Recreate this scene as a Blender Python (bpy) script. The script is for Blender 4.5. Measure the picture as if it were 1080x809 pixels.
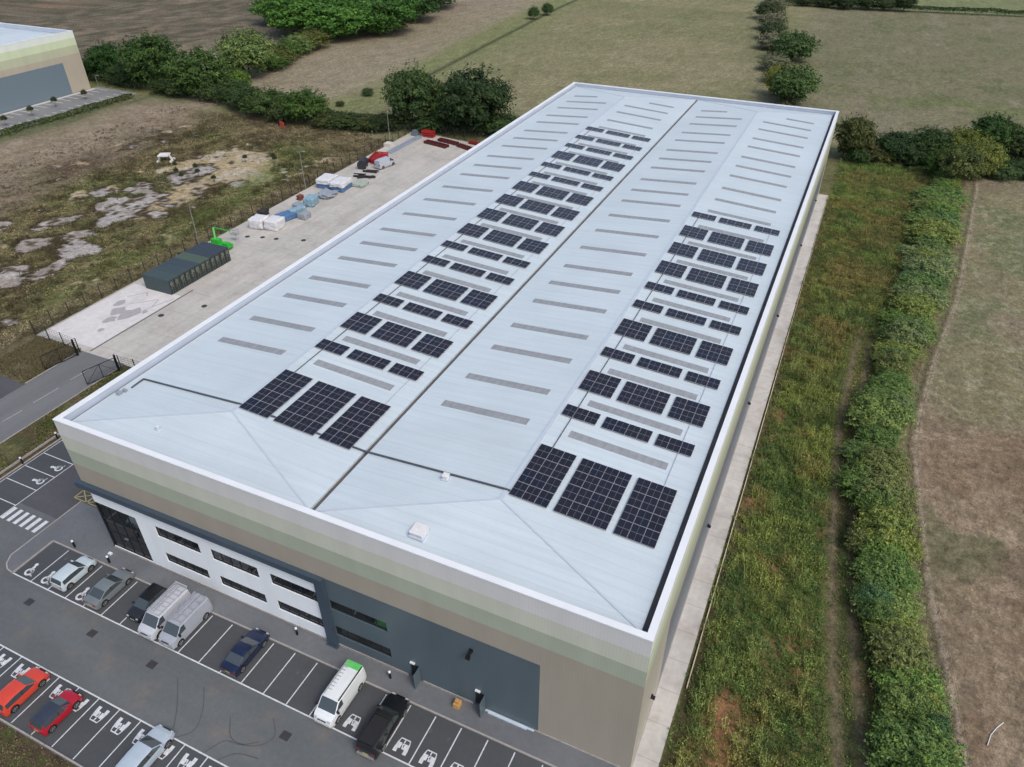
import bpy, math, random
import numpy as np
from mathutils import Matrix, Vector
for _o in list(bpy.data.objects): bpy.data.objects.remove(_o, do_unlink=True)
S = bpy.context.scene
COL = S.collection
# ------------------------------------------------------------------ camera
CAMP = (59.6002, -30.1357, 58.0991); YAW = -0.4327776; PITCH = 0.6227750; ROLL = -0.0033511
cy, sy, cp, sp = math.cos(YAW), math.sin(YAW), math.cos(PITCH), math.sin(PITCH)
fw = Vector((sy*cp, cy*cp, -sp)); rt = Vector((cy, -sy, 0)); up = rt.cross(fw)
r2 = math.cos(ROLL)*rt + math.sin(ROLL)*up; u2 = -math.sin(ROLL)*rt + math.cos(ROLL)*up
cam = bpy.data.cameras.new('camera'); camo = bpy.data.objects.new('camera', cam); COL.objects.link(camo)
camo.matrix_world = Matrix(((r2.x, u2.x, -fw.x, CAMP[0]), (r2.y, u2.y, -fw.y, CAMP[1]), (r2.z, u2.z, -fw.z, CAMP[2]), (0, 0, 0, 1)))
cam.sensor_width = 36; cam.lens = 779.067/1080*36; cam.clip_end = 3000; cam.clip_start = 0.5
S.camera = camo
# ------------------------------------------------------------------ world, sun, exposure
SUN_EL, SUN_AZ = 52, 118          # degrees, azimuth clockwise from +y
W = bpy.data.worlds.new('World'); S.world = W; W.use_nodes = True
nt = W.node_tree; nt.nodes.clear()
sky = nt.nodes.new('ShaderNodeTexSky'); sky.sky_type = 'NISHITA'; sky.sun_disc = False
sky.sun_elevation = math.radians(SUN_EL); sky.sun_rotation = math.radians(SUN_AZ)
sky.air_density = 1.0; sky.dust_density = 3.5; sky.ozone_density = 0.6
bg = nt.nodes.new('ShaderNodeBackground'); bg.inputs[1].default_value = 0.13
wo = nt.nodes.new('ShaderNodeOutputWorld')
nt.links.new(sky.outputs[0], bg.inputs[0]); nt.links.new(bg.outputs[0], wo.inputs[0])
sl = bpy.data.lights.new('sun', 'SUN'); sl.energy = 0.95; sl.angle = math.radians(16); sl.color = (1, .96, .9)
so = bpy.data.objects.new('sun', sl); COL.objects.link(so)
el, az = math.radians(SUN_EL), math.radians(SUN_AZ)
d = Vector((-math.sin(az)*math.cos(el), -math.cos(az)*math.cos(el), -math.sin(el)))
so.rotation_euler = d.to_track_quat('-Z', 'Y').to_euler()
S.view_settings.view_transform = 'Standard'; S.view_settings.look = 'None'
S.view_settings.exposure = 0.42; S.view_settings.gamma = 1
S.render.engine = 'CYCLES'
S.cycles.max_bounces = 5; S.cycles.diffuse_bounces = 3; S.cycles.glossy_bounces = 3

# ------------------------------------------------------------------ helpers
def lin(r, g, b, k=1.0):
    return tuple(k*((c/255/12.92) if c <= 10 else ((c/255+.055)/1.055)**2.4) for c in (r, g, b))+(1.,)
MATS = {}
class NB:
    """tiny node builder"""
    def __init__(s, m): s.t = m.node_tree
    def n(s, typ, **kw):
        o = s.t.nodes.new(typ)
        for k, v in kw.items(): setattr(o, k, v)
        return o
    def lk(s, a, b): s.t.links.new(a, b)
    def math(s, op, a, b=None, c=None):
        o = s.n('ShaderNodeMath', operation=op)
        for i, v in enumerate((a, b, c)):
            if v is None: continue
            if isinstance(v, (int, float)): o.inputs[i].default_value = v
            else: s.lk(v, o.inputs[i])
        return o.outputs[0]
    def coord(s, kind='Object'): return s.n('ShaderNodeTexCoord').outputs[kind]
    def noise(s, vec, scale, detail=4, rough=.55, stretch=None):
        if stretch:
            mp = s.n('ShaderNodeMapping'); mp.inputs['Scale'].default_value = stretch; s.lk(vec, mp.inputs[0]); vec = mp.outputs[0]
        o = s.n('ShaderNodeTexNoise'); o.inputs['Scale'].default_value = scale; o.inputs['Detail'].default_value = detail
        o.inputs['Roughness'].default_value = rough; s.lk(vec, o.inputs['Vector']); return o.outputs[0]
    def ramp(s, f, stops, interp='LINEAR'):
        o = s.n('ShaderNodeValToRGB'); cr = o.color_ramp; cr.interpolation = interp
        while len(cr.elements) < len(stops): cr.elements.new(.5)
        for e, (p, c) in zip(cr.elements, stops): e.position = p; e.color = c
        s.lk(f, o.inputs[0]); return o.outputs[0]
    def mix(s, f, a, b, mode='MIX'):
        o = s.n('ShaderNodeMix', data_type='RGBA', blend_type=mode)
        for i, v in ((0, f), (6, a), (7, b)):
            if isinstance(v, (int, float)): o.inputs[i].default_value = v
            elif isinstance(v, tuple): o.inputs[i].default_value = v
            else: s.lk(v, o.inputs[i])
        return o.outputs[2]
    def bump(s, h, strength, dist, bs):
        o = s.n('ShaderNodeBump'); o.inputs['Strength'].default_value = strength; o.inputs['Distance'].default_value = dist
        s.lk(h, o.inputs['Height']); s.lk(o.outputs[0], bs.inputs['Normal'])
def g(v): return (v, v, v, 1)
def newmat(name, rough=.7, metal=0, spec=.5):
    m = bpy.data.materials.new(name); m.use_nodes = True
    b = m.node_tree.nodes['Principled BSDF']; b.inputs['Roughness'].default_value = rough; b.inputs['Metallic'].default_value = metal
    b.inputs['Specular IOR Level'].default_value = spec
    MATS[name] = m; return m, NB(m), b
def simple(name, col, rough=.7, metal=0, var=.12, scale=2., spec=.5, bump=0, coat=0):
    m, n, b = newmat(name, rough, metal, spec)
    c = n.coord()
    f = n.noise(c, scale, 5)
    k = n.ramp(f, [(.3, g(1-var)), (.7, g(1+var*.5))])
    n.lk(n.mix(1., col, k, 'MULTIPLY'), b.inputs['Base Color'])
    if bump: n.bump(n.noise(c, scale*4, 3), bump, .02, b)
    if coat: b.inputs['Coat Weight'].default_value = coat; b.inputs['Coat Roughness'].default_value = .05
    return m
class MB:
    def __init__(s): s.v = []; s.f = []; s.m = []
    def quad(s, a, b, c, d, m=0):
        i = len(s.v); s.v += [a, b, c, d]; s.f.append((i, i+1, i+2, i+3)); s.m.append(m)
    def poly(s, pts, m=0):
        i = len(s.v); s.v += list(pts); s.f.append(tuple(range(i, i+len(pts)))); s.m.append(m)
    def box(s, x0, y0, z0, x1, y1, z1, m=0):
        i = len(s.v)
        s.v += [(x0, y0, z0), (x1, y0, z0), (x1, y1, z0), (x0, y1, z0), (x0, y0, z1), (x1, y0, z1), (x1, y1, z1), (x0, y1, z1)]
        for q in ((3, 2, 1, 0), (4, 5, 6, 7), (0, 1, 5, 4), (1, 2, 6, 5), (2, 3, 7, 6), (3, 0, 4, 7)):
            s.f.append(tuple(i+k for k in q)); s.m.append(m)
    def bar(s, a, b, w, h=None, m=0):
        a = Vector(a); b = Vector(b); h = h or w; dd = (b-a).normalized()
        ref = Vector((0, 0, 1)) if abs(dd.z) < .9 else Vector((1, 0, 0))
        r = dd.cross(ref).normalized()*w/2; u = r.cross(dd).normalized()*h/2
        i = len(s.v)
        for p in (a, b):
            for q in (-r-u, r-u, r+u, -r+u): s.v.append(tuple(p+q))
        for q in ((0, 1, 5, 4), (1, 2, 6, 5), (2, 3, 7, 6), (3, 0, 4, 7), (3, 2, 1, 0), (4, 5, 6, 7)):
            s.f.append(tuple(i+k for k in q)); s.m.append(m)
    def tube(s, pts, rad, n=8, m=0, cap=True):
        if not isinstance(rad, (list, tuple)): rad = [rad]*len(pts)
        base = len(s.v)
        for k, p in enumerate(pts):
            p = Vector(p); a = Vector(pts[max(k-1, 0)]); b = Vector(pts[min(k+1, len(pts)-1)])
            dd = (b-a).normalized(); ref = Vector((0, 0, 1)) if abs(dd.z) < .9 else Vector((1, 0, 0))
            r = dd.cross(ref).normalized(); u = r.cross(dd)
            for j in range(n):
                t = 2*math.pi*j/n; s.v.append(tuple(p+(r*math.cos(t)+u*math.sin(t))*rad[k]))
        for k in range(len(pts)-1):
            for j in range(n):
                a = base+k*n+j; b = base+k*n+(j+1) % n; s.f.append((a, b, b+n, a+n)); s.m.append(m)
        if cap:
            s.f.append(tuple(base+j for j in range(n))[::-1]); s.m.append(m)
            s.f.append(tuple(base+(len(pts)-1)*n+j for j in range(n))); s.m.append(m)
    def build(s, name, mats, parent=None, smooth=False, angle=35):
        me = bpy.data.meshes.new(name); me.from_pydata([tuple(v) for v in s.v], [], s.f)
        if not isinstance(mats, (list, tuple)): mats = [mats]
        for m in mats: me.materials.append(m)
        me.polygons.foreach_set('material_index', s.m)
        if smooth:
            me.polygons.foreach_set('use_smooth', [True]*len(me.polygons)); me.set_sharp_from_angle(angle=math.radians(angle))
        me.update()
        o = bpy.data.objects.new(name, me); COL.objects.link(o)
        if parent is not None: o.parent = parent
        return o
def tag(o, label=None, cat=None, group=None, kind=None):
    if label: o['label'] = label
    if cat: o['category'] = cat
    if group: o['group'] = group
    if kind: o['kind'] = kind
    return o
def empty(name, loc, rz, label, cat, group=None):
    o = bpy.data.objects.new(name, None); COL.objects.link(o); o.location = loc; o.rotation_euler = (0, 0, rz); o.empty_display_size = .3
    return tag(o, label, cat, group)
KIDS = {}
def kids(o): return [c for c in bpy.data.objects if c.parent == o]
def copy_tree(o, parent=None):
    c = o.copy(); COL.objects.link(c); c.parent = parent
    for ch in kids(o): copy_tree(ch, c)
    return c
def struct(o): o['kind'] = 'structure'; return o
def sheet(name, pts, z, mat): b = MB(); b.poly([(x, y, z) for x, y in pts]); return struct(b.build(name, mat))
def rect(x0, y0, x1, y1): return [(x0, y0), (x1, y0), (x1, y1), (x0, y1)]
ORD = ['zeroth', 'first', 'second', 'third', 'fourth', 'fifth', 'sixth', 'seventh', 'eighth', 'ninth', 'tenth', 'eleventh', 'twelfth', 'thirteenth', 'fourteenth', 'fifteenth', 'sixteenth', 'seventeenth', 'eighteenth', 'nineteenth', 'twentieth', 'twenty-first', 'twenty-second', 'twenty-third', 'twenty-fourth', 'twenty-fifth', 'twenty-sixth', 'twenty-seventh', 'twenty-eighth', 'twenty-ninth', 'thirtieth']
ORD += ['thirty-'+w for w in ORD[1:10]]+['fortieth']+['forty-'+w for w in ORD[1:10]]+['fiftieth']+['fifty-'+w for w in ORD[1:10]]+['sixtieth']+['sixty-'+w for w in ORD[1:10]]+['seventieth']+['seventy-'+w for w in ORD[1:10]]+['eightieth']+['eighty-'+w for w in ORD[1:10]]+['ninetieth']+['ninety-'+w for w in ORD[1:10]]+['hundredth']+['hundred-and-'+w for w in ORD[1:20]]
def vnoise(x, y, scale, seed):
    """smooth value noise on arrays, 0..1"""
    r = np.random.RandomState(seed); n = 256; L = r.rand(n, n)
    u = np.asarray(x)/scale+37.3; v = np.asarray(y)/scale+11.7
    i = np.floor(u).astype(int); j = np.floor(v).astype(int); a = u-i; b = v-j; a = a*a*(3-2*a); b = b*b*(3-2*b)
    i %= n; j %= n; i1 = (i+1) % n; j1 = (j+1) % n
    return (L[i, j]*(1-a)+L[i1, j]*a)*(1-b)+(L[i, j1]*(1-a)+L[i1, j1]*a)*b
def fnoise(x, y, scale, seed, oct=4):
    s = 0; w = 0
    for k in range(oct): s = s+vnoise(x, y, scale/2**k, seed+k)*.55**k; w += .55**k
    return s/w
def sm(a, b, x): t = np.clip((x-a)/(b-a), 0, 1); return t*t*(3-2*t)

# ------------------------------------------------------------------ ground sheet
def axis(segs):
    out = []
    for a, b, st in segs: out += list(np.arange(a, b, st))
    out.append(segs[-1][1]); return np.array(out)
GX = axis([(-900, -280, 20), (-280, -112, 2.5), (-112, -44, .45), (-44, -19, 1), (-19, 57, 4), (57, 98, .4), (98, 130, 1.5), (130, 700, 12)])
GY = axis([(-300, -24, 12), (-24, 0, 1), (0, 135, .5), (135, 200, 1), (200, 400, 2.5), (400, 1400, 20)])
X, Y = np.meshgrid(GX, GY, indexing='ij')
def hedge_x(y): return np.interp(y, [-30, 9, 29, 42, 52, 72, 96, 127, 150], [78, 75.6, 72.4, 71.3, 70.7, 72.4, 75.4, 77.8, 79.5])
def track_x(y): return np.interp(y, [-30, 7, 20, 33, 54, 75, 90], [73.5, 71.3, 69.6, 68.6, 67.5, 68.2, 70])
SANDP = [(-75.1, 88.1, 5), (-74.7, 95.2, 6), (-70.6, 98.5, 6), (-64.6, 99.7, 5), (-67.0, 88.4, 4.5), (-63.5, 92.0, 5), (-58.1, 90.5, 4), (-65.1, 75.2, 3.5), (-65.7, 69.3, 3.5), (-65.3, 65.3, 3), (-67.3, 80.1, 4), (-83.1, 71.7, 3), (-86.4, 67.3, 2.5)]
MUDP = [(-77.5, 75.5, 3), (-70.8, 73.7, 3.5), (-74.9, 67.4, 3.5), (-70.6, 67.1, 3.5), (-68.5, 60.7, 2.8), (-61.5, 66.0, 2.8), (-83.2, 70.5, 2.6), (-74.4, 83.1, 3), (-73.0, 90.3, 2.6), (-59.6, 86.0, 2.6), (-68.8, 53.8, 3), (-63.7, 48.9, 2.6), (-78.4, 56.3, 2), (-78.5, 52.3, 2.6), (-72.9, 46.9, 2.6), (-65.9, 38.8, 2.0), (-60.9, 39.5, 1.9), (-61.2, 42.5, 1.8), (-64.2, 34.9, 2.2), (-85.1, 58.4, 1.8), (-60.2, 49.6, 1.5), (-85.2, 49.2, 2)]
def blobs(X, Y, L, seed):
    f = 0
    for a, b_, r in L: f = f+np.exp(-((X-a)**2+(Y-b_)**2)/(r*r))
    return f+1.3*(fnoise(X, Y, 5, seed)-.5)+1.1*(fnoise(X, Y, 1.8, seed+9)-.5)
C3 = lambda r, gg, b: np.array(lin(r, gg, b)[:3])
def ground_colour(X, Y):
    n1 = fnoise(X, Y, 60, 1); n2 = fnoise(X, Y, 14, 7); n3 = fnoise(X, Y, 4, 13); n4 = fnoise(X, Y, 1.3, 21, 2)
    A = np.zeros(X.shape+(3,))
    def put(w, c): 
        nonlocal A
        A = A*(1-w[..., None])+np.asarray(c)*w[..., None]
    one = np.ones(X.shape)
    # far fields: dry pasture
    put(one, C3(116, 115, 86)); put(sm(.42, .6, n1), C3(124, 119, 92)); put(sm(.5, .65, n2)*.5, C3(104, 107, 74)); put(sm(.55, .75, n3)*.35, C3(142, 138, 110)); mow = .5+.5*np.sin((X*.94+Y*.34)*2.1+3*n1); put(mow*.22*sm(-70, -60, X)*sm(132, 140, Y), C3(134, 130, 98)); put(one*sm(.45, .7, fnoise(X*.3, Y, 12, 501))*.3*sm(132, 140, Y), C3(96, 102, 68))
    # centre field behind the warehouse (x<35): greener edges, diagonal green strip
    d1 = (X+75)*0.35+(Y-150)*-0.12
    # left upper rough scrub field
    w = sm(-150, -175, X-0.35*(Y-140)+n2*20); put(w, C3(104, 96, 82)); put(w*sm(.4, .7, n3), C3(84, 82, 66)); put(w*sm(.6, .8, n2), C3(122, 104, 86)); put(w*sm(.5, .62, fnoise(X, Y*.6, 3.2, 601))*.7, C3(74, 72, 58)); put(w*sm(.56, .7, fnoise(X, Y*.5, 6, 611))*.5, C3(136, 124, 108))
    # pale stubble field between woods and green strip
    s = (X+145)*.42-(Y-150)*.907       # signed distance style coordinate across the strip
    line = -80+(Y-150)*0.0             # ditch line runs from (-78,150) to (-70,345)
    lx = np.interp(Y, [130, 160, 300, 360], [-75, -68, -78, -80])
    w = sm(0, 6, lx-8-X)*sm(-185, -150, X)*sm(132, 150, Y); put(w*.8, C3(136, 126, 108)); put(w*sm(.5, .7, n3)*.5, C3(118, 110, 92))
    w = np.exp(-((X-lx+3+6*(n2-.5))/10)**2)*sm(130, 145, Y); put(w*.8, C3(112, 118, 80))
    w = np.exp(-((X-lx)/1.1)**2)*sm(165, 185, Y); put(w, C3(72, 74, 52))
    w = sm(26, 6, Y-131+n2*12)*sm(129, 132, Y)*sm(-80, -70, X)*sm(-20, -40, X); put(w*.7, C3(104, 110, 74))
    # right far field darker olive
    w = sm(34, 46, X+ (Y-200)*.06)*sm(168, 176, Y); put(w*.8, C3(106, 105, 82)); put(w*sm(.5, .7, n2)*.6, C3(95, 99, 70)); put(w*sm(.5, .7, fnoise(X, Y*.35, 9, 511))*.35, C3(128, 122, 104)); put(w*np.exp(-((Y-215-6*n1)/7)**2)*.6*sm(.35, .6, n2), C3(98, 106, 66)); put(w*sm(.62, .8, n3)*sm(.45, .6, n1)*.7, C3(134, 120, 108))
    w = sm(378, 384, Y); put(w, C3(112, 118, 84))
    # --- right paddocks
    hx = hedge_x(Y)
    w = sm(1.5, 3.5, X-hx)*sm(156, 150, Y-.25*(X-75))
    put(w, C3(126, 112, 93)); put(w*sm(.45, .6, n3)*.6, C3(106, 95, 78)); put(w*sm(.6, .72, n4)*.5, C3(140, 126, 108)); put(w*sm(.64, .72, n2)*.5, C3(84, 92, 62))
    put(w*sm(.55, .68, fnoise(X, Y, 9, 77))*.4, C3(118, 98, 80))
    up_ = w*sm(56, 64, Y+(X-75)*.15+9*(n2-.5)+4*(n3-.5)); put(up_*.85, C3(118, 114, 88)); put(up_*sm(.45, .65, n2), C3(104, 108, 78)); put(up_*sm(.55, .7, fnoise(X, Y, 25, 5))*.7, C3(122, 109, 96)); put(up_*sm(.6, .75, n4)*.6, C3(128, 124, 104))
    # worn foot path + long dry grass by the hedge
    px = hx+np.interp(Y, [0, 30, 60, 90, 150], [2.6, 3.0, 2.9, 4.0, 5.0])
    put(w*np.exp(-((X-px)/1.2)**2)*.8, C3(112, 108, 82)); put(w*np.exp(-((X-px-1.5+.3*(n3-.5))/.3)**2)*.9, C3(150, 138, 122)); put(w*np.exp(-((X-px-.9)/.35)**2)*.8, C3(84, 80, 60)); put(w*np.exp(-((X-px+.5)/.3)**2)*.7, C3(134, 116, 96))
    # --- meadow between warehouse and hedge
    w = sm(57.2, 57.8, X)*sm(1.0, -.5, X-hx)*sm(158, 154, Y)
    put(w, C3(80, 88, 52)); put(w*sm(.45, .62, n2)*.7, C3(98, 100, 58)); put(w*sm(.6, .72, fnoise(X, Y, 7, 31))*.8, C3(128, 100, 72)); put(w*sm(.55, .7, n3)*.5, C3(62, 72, 44))
    put(w*sm(57.2, 58.2, X)*sm(60.2, 58.8, X+n3)*.8, C3(74, 66, 50)); put(w*np.clip(sum(np.exp(-((X-a_)**2+((Y-b_)*.6)**2)/r_**2) for a_, b_, r_ in ((62.0, 1.5, 2.6), (61.2, 8, 1.7), (59.6, 35, 1.5), (59.4, 51, 1.1), (63.5, 15, 1.0)))*1.2-.35+1.3*(n4-.5)+.8*(n3-.5), 0, 1), C3(134, 100, 74))
    put(w*sm(58, 75, Y)*sm(.4, .55, n2)*.6, C3(84, 80, 44)); put(w*sm(115, 140, Y), C3(84, 98, 56))
    tx = track_x(Y); fade = sm(92, 62, Y)
    put(w*np.exp(-((X-tx)/1.7)**4)*fade*.75, C3(72, 74, 48))
    for o_ in (-.95, .95): put(w*np.exp(-((X-tx-o_+.3*(n3-.5))/.42)**2)*fade*(.55+.45*n3), C3(112, 100, 84))
    put(w*sm(2.0, .6, hx-1.2-X)*.85*fade, C3(66, 56, 44))
    # --- wetland left of the yard
    w = sm(-43.6, -44.6, X)*sm(126, 122, Y+(X+45)*.03)*sm(-138, -133, X)
    put(w, C3(106, 100, 72)); put(w*sm(.42, .6, n3), C3(84, 82, 56)); put(w*sm(.5, .7, n2)*.8, C3(98, 104, 66)); put(w*sm(.55, .7, n4), C3(72, 68, 48))
    inner = sm(-130, -118, X)
    w2 = sm(-86, -98, X+(Y-60)*.15+12*(n2-.5))*w; put(w2, C3(122, 110, 94)); put(w2*sm(.45, .65, n3)*.5, C3(102, 92, 78)); put(w2*sm(.5, .65, n2)*.6, C3(98, 98, 68)); put(w2*sm(.52, .62, fnoise(X, Y*.6, 2.4, 621))*.5, C3(84, 76, 60)); put(w2*np.exp(-(((X+104)/7)**2+((Y-78)/5)**2))*.9, C3(72, 58, 50))
    put(w*np.exp(-(((X+105)/9)**2+((Y-80)/6)**2))*.9*sm(.3, .6, n3+.2), C3(74, 58, 50))
    for k in range(3): put(w2*np.exp(-((X+112+5*k+.22*(Y-90)+3*(n1-.5))/.7)**2)*.6, C3(138, 124, 100))
    # sand flat, mud pools
    fs_ = blobs(X, Y, SANDP, 300); fm = blobs(X, Y, MUDP, 320)
    ws = w*sm(.3, .55, fs_); put(ws, C3(160, 146, 116)); put(ws*sm(.48, .56, n3), C3(166, 156, 138)); put(ws*sm(.6, .7, n4)*.5, C3(136, 122, 92))
    put(w*sm(.12, .3, fm), C3(66, 58, 44)); put(w*sm(.44, .52, fm), C3(158, 153, 148)); put(w*sm(.44, .6, fm)*sm(.45, .6, n3)*.7, C3(134, 126, 116)); put(w*sm(.44, .6, fm)*sm(.6, .7, n4), C3(74, 66, 50))
    put(w*np.exp(-((X+55+.25*(Y-80)+8*(n2-.5))/4.5)**2)*.7, C3(84, 100, 50))
    # rough margin along the fence
    put(w*sm(-52, -47, X+4*(n3-.5))*.75, C3(112, 102, 78)); put(w*sm(-50, -46, X)*sm(.5, .62, n3)*.8, C3(76, 72, 50))
    wb = sm(108, 116, Y+.1*(X+60))*w; put(wb*.8, C3(108, 98, 76)); put(wb*sm(.5, .6, n3), C3(82, 80, 56))
    # green lawn round the second unit
    w = sm(-141, -137, X)*sm(-100, -116, X+4*(n2-.5))*sm(140, 134, Y); put(w, C3(136, 124, 108)); put(w*sm(.45, .62, n3)*.6, C3(116, 106, 90)); put(w*sm(.55, .7, n2)*.4, C3(104, 104, 78)); w = sm(-141, -137, X)*sm(-131, -134, X+3*(n2-.5)-.06*(Y-80))*sm(137, 134, Y); put(w*.9, C3(82, 90, 62)); w = np.exp(-((Y-133)/4)**2)*sm(-141, -137, X)*sm(-112, -124, X); put(w*.9, C3(98, 106, 76)); 
    w = sm(-168, -160, X)*sm(-124, -130, X)*sm(130, 133, Y)*sm(142, 138, Y); put(w, C3(98, 104, 66))
    w = np.exp(-((X+131+.28*(Y-110))/1.6)**2)*sm(140, 136, Y)*sm(70, 80, Y); put(w*.7, C3(120, 112, 88))
    # verges near the road
    w = sm(-44, -43, X)*sm(-19.6, -20.2, X)*sm(27, 24, Y); put(w, C3(70, 74, 48)); put(w*sm(.45, .6, n3), C3(92, 90, 62)); put(w*sm(.5, .65, n4)*.6, C3(84, 68, 54)); put(w*sm(-22.8, -21, X)*.8, C3(78, 66, 54))
    w = sm(-33.5, -35, X)*sm(27, 24, Y); put(w*.6, C3(88, 80, 66))
    w = sm(-17, -17.6, Y)*sm(-12, -8, X); put(w, C3(66, 56, 46)); put(w*sm(.48, .6, n3)*.8, C3(70, 90, 40))
    w = sm(131.5, 133, Y)*sm(160, 156, Y)*sm(-44, -42, X)*sm(60, 57, X); put(w*.8, C3(92, 90, 60))
    A *= (0.92+.28*n4[..., None]); return A
A = ground_colour(X, Y)
hmask = sm(-44.2, -46, X)*sm(128, 124, Y)*sm(-137, -132, X)+sm(58, 59, X)*sm(170, 150, Y)
Z = -0.05+hmask*(.35*(fnoise(X, Y, 5, 41)-.5)+.12*(fnoise(X, Y, 1.2, 43, 2)-.5))
Z += sm(160, 260, Y)*(.9*(fnoise(X, Y, 90, 51)-.5))
nx, ny = X.shape
verts = np.stack([X, Y, Z], -1).reshape(-1, 3)
idx = np.arange(nx*ny).reshape(nx, ny)
F = np.stack([idx[:-1, :-1], idx[1:, :-1], idx[1:, 1:], idx[:-1, 1:]], -1).reshape(-1, 4)
def fast_mesh(name, verts, faces, k=4):
    me = bpy.data.meshes.new(name); me.vertices.add(len(verts)); me.vertices.foreach_set('co', np.asarray(verts, dtype=np.float32).ravel())
    nf = len(faces); me.loops.add(nf*k); me.polygons.add(nf)
    me.loops.foreach_set('vertex_index', np.asarray(faces, dtype=np.int32).ravel())
    me.polygons.foreach_set('loop_start', np.arange(0, nf*k, k, dtype=np.int32)); me.polygons.foreach_set('loop_total', np.full(nf, k, dtype=np.int32))
    me.update(calc_edges=True); return me
gme = fast_mesh('ground', verts, F)
gme.polygons.foreach_set('use_smooth', np.ones(len(F), dtype=bool))
ca = gme.color_attributes.new('soil_colour', 'FLOAT_COLOR', 'POINT')
ca.data.foreach_set('color', np.concatenate([A.reshape(-1, 3), np.ones((nx*ny, 1))], 1).astype(np.float32).ravel())
m, n, b = newmat('ground_material', .95, 0, .1)
at = n.n('ShaderNodeAttribute', attribute_name='soil_colour')
c = n.coord()
f1 = n.noise(c, .9, 8, .72); f2 = n.noise(c, .35, 6, .7, (1, .35, 1)); f3 = n.noise(c, 4.5, 3, .7)
k = n.mix(1., n.ramp(f1, [(.3, g(.62)), (.5, g(1)), (.72, g(1.42))]), n.ramp(f2, [(.3, g(.82)), (.7, g(1.18))]), 'MULTIPLY')
k = n.mix(1., k, n.ramp(f3, [(.3, g(.7)), (.7, g(1.3))]), 'MULTIPLY')
f4 = n.noise(c, 2.1, 5, .8, (1, .55, 1)); f5 = n.noise(c, 11, 3, .75)
k = n.mix(1., k, n.ramp(f4, [(.35, g(.78)), (.5, g(1)), (.62, g(1.22))]), 'MULTIPLY'); k = n.mix(1., k, n.ramp(f5, [(.35, g(.8)), (.65, g(1.2))]), 'MULTIPLY')
n.lk(n.mix(1., at.outputs['Color'], k, 'MULTIPLY'), b.inputs['Base Color']); n.bump(f1, .8, .3, b)
gme.materials.append(m); go = bpy.data.objects.new('ground', gme); COL.objects.link(go); struct(go)

# ------------------------------------------------------------------ paved surfaces
def asphalt(name, col, streak=(.25, 1, 1), amp=.16, spots=True):
    m, n, b = newmat(name, .85, 0, .3); c = n.coord()
    a1 = n.noise(c, .22, 5, .6, streak); a2 = n.noise(c, 2.2, 5, .7); a3 = n.noise(c, 25, 2, .6)
    k = n.mix(1., n.ramp(a1, [(.3, g(1-amp)), (.7, g(1+amp))]), n.ramp(a2, [(.3, g(1-amp*.5)), (.7, g(1+amp*.6))]), 'MULTIPLY')
    k = n.mix(1., k, n.ramp(a3, [(.3, g(.88)), (.7, g(1.12))]), 'MULTIPLY')
    base = n.mix(n.ramp(n.noise(c, .35, 3, .5), [(.55, g(0)), (.75, g(.35))]), col, lin(124, 112, 100), 'MIX') if spots else col
    n.lk(n.mix(1., base, k, 'MULTIPLY'), b.inputs['Base Color']); n.bump(a3, .2, .01, b); return m
M_AISLE = asphalt('aisle_asphalt', lin(95, 99, 101)); M_BAY = asphalt('bay_asphalt', lin(73, 76, 79), amp=.12, spots=False)
M_ROAD = asphalt('road_asphalt', lin(109, 111, 112), (1, .15, 1), .13, False); M_DARK = asphalt('dark_asphalt', lin(80, 80, 84), spots=False)
M_PAVE = asphalt('paving_blocks', lin(103, 106, 110), (.5, .5, 1), .15, False)
def concrete(name, col, jx, jy, stain, amp=.1):
    m, n, b = newmat(name, .85, 0, .3); c = n.coord(); sp_ = n.n('ShaderNodeSeparateXYZ'); n.lk(c, sp_.inputs[0])
    def joint(o, p):
        if not p: return None
        fr = n.math('FRACT', n.math('DIVIDE', o, p)); return n.math('LESS_THAN', n.math('ABSOLUTE', n.math('SUBTRACT', fr, .5)), .035/p)
    a1 = n.noise(c, .12, 6, .65); a2 = n.noise(c, 1.3, 5, .65); a4 = n.noise(c, .45, 4, .6, (1, .18, 1))
    k = n.mix(1., n.ramp(a1, [(.3, g(1-amp)), (.7, g(1+amp))]), n.ramp(a2, [(.3, g(.9)), (.7, g(1.08))]), 'MULTIPLY')
    k = n.mix(1., k, n.ramp(a4, [(.35, g(1-amp)), (.65, g(1.04))]), 'MULTIPLY')
    base = n.mix(n.ramp(n.noise(c, .3, 5, .6), [(.5, g(0)), (.68, g(.55))]), col, stain)
    v = n.mix(1., base, k, 'MULTIPLY')
    for o, p in ((sp_.outputs[0], jx), (sp_.outputs[1], jy)):
        j = joint(o, p)
        if j is not None: v = n.mix(n.math('MULTIPLY', j, .35), v, lin(95, 92, 88))
    n.lk(v, b.inputs['Base Color']); return m
M_YARD = concrete('yard_concrete', lin(184, 181, 174), 6, 6, lin(168, 160, 150))
M_SLAB = concrete('pale_slab_concrete', lin(205, 202, 200), 0, 0, lin(190, 188, 186), .04)
M_APRON = concrete('apron_concrete', lin(190, 187, 182), 0, 3.2, lin(166, 158, 148), .12)
M_KERB = simple('kerb_concrete', lin(158, 154, 150), .85, var=.15)
M_WHITE_PAINT = simple('road_paint', lin(204, 208, 212), .7, var=.22, scale=4)
M_YEL = simple('yellow_road_paint', lin(176, 164, 104), .8, var=.25, scale=4)
M_ROADLINE = simple('worn_road_paint', lin(165, 165, 168), .8, var=.3, scale=3)
sheet('car_park', [(-19.6, -19.6-20), (90, -40), (90, -17.45), (-3, -17.45), (-3, -2.1), (-3, -.0)], -.004, M_AISLE) if False else None
sheet('car_park', rect(-19.6, -60, 62, .3), .0, M_AISLE)
sheet('side_car_park', rect(-19.6, .3, .2, 40), .0, M_DARK)
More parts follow.
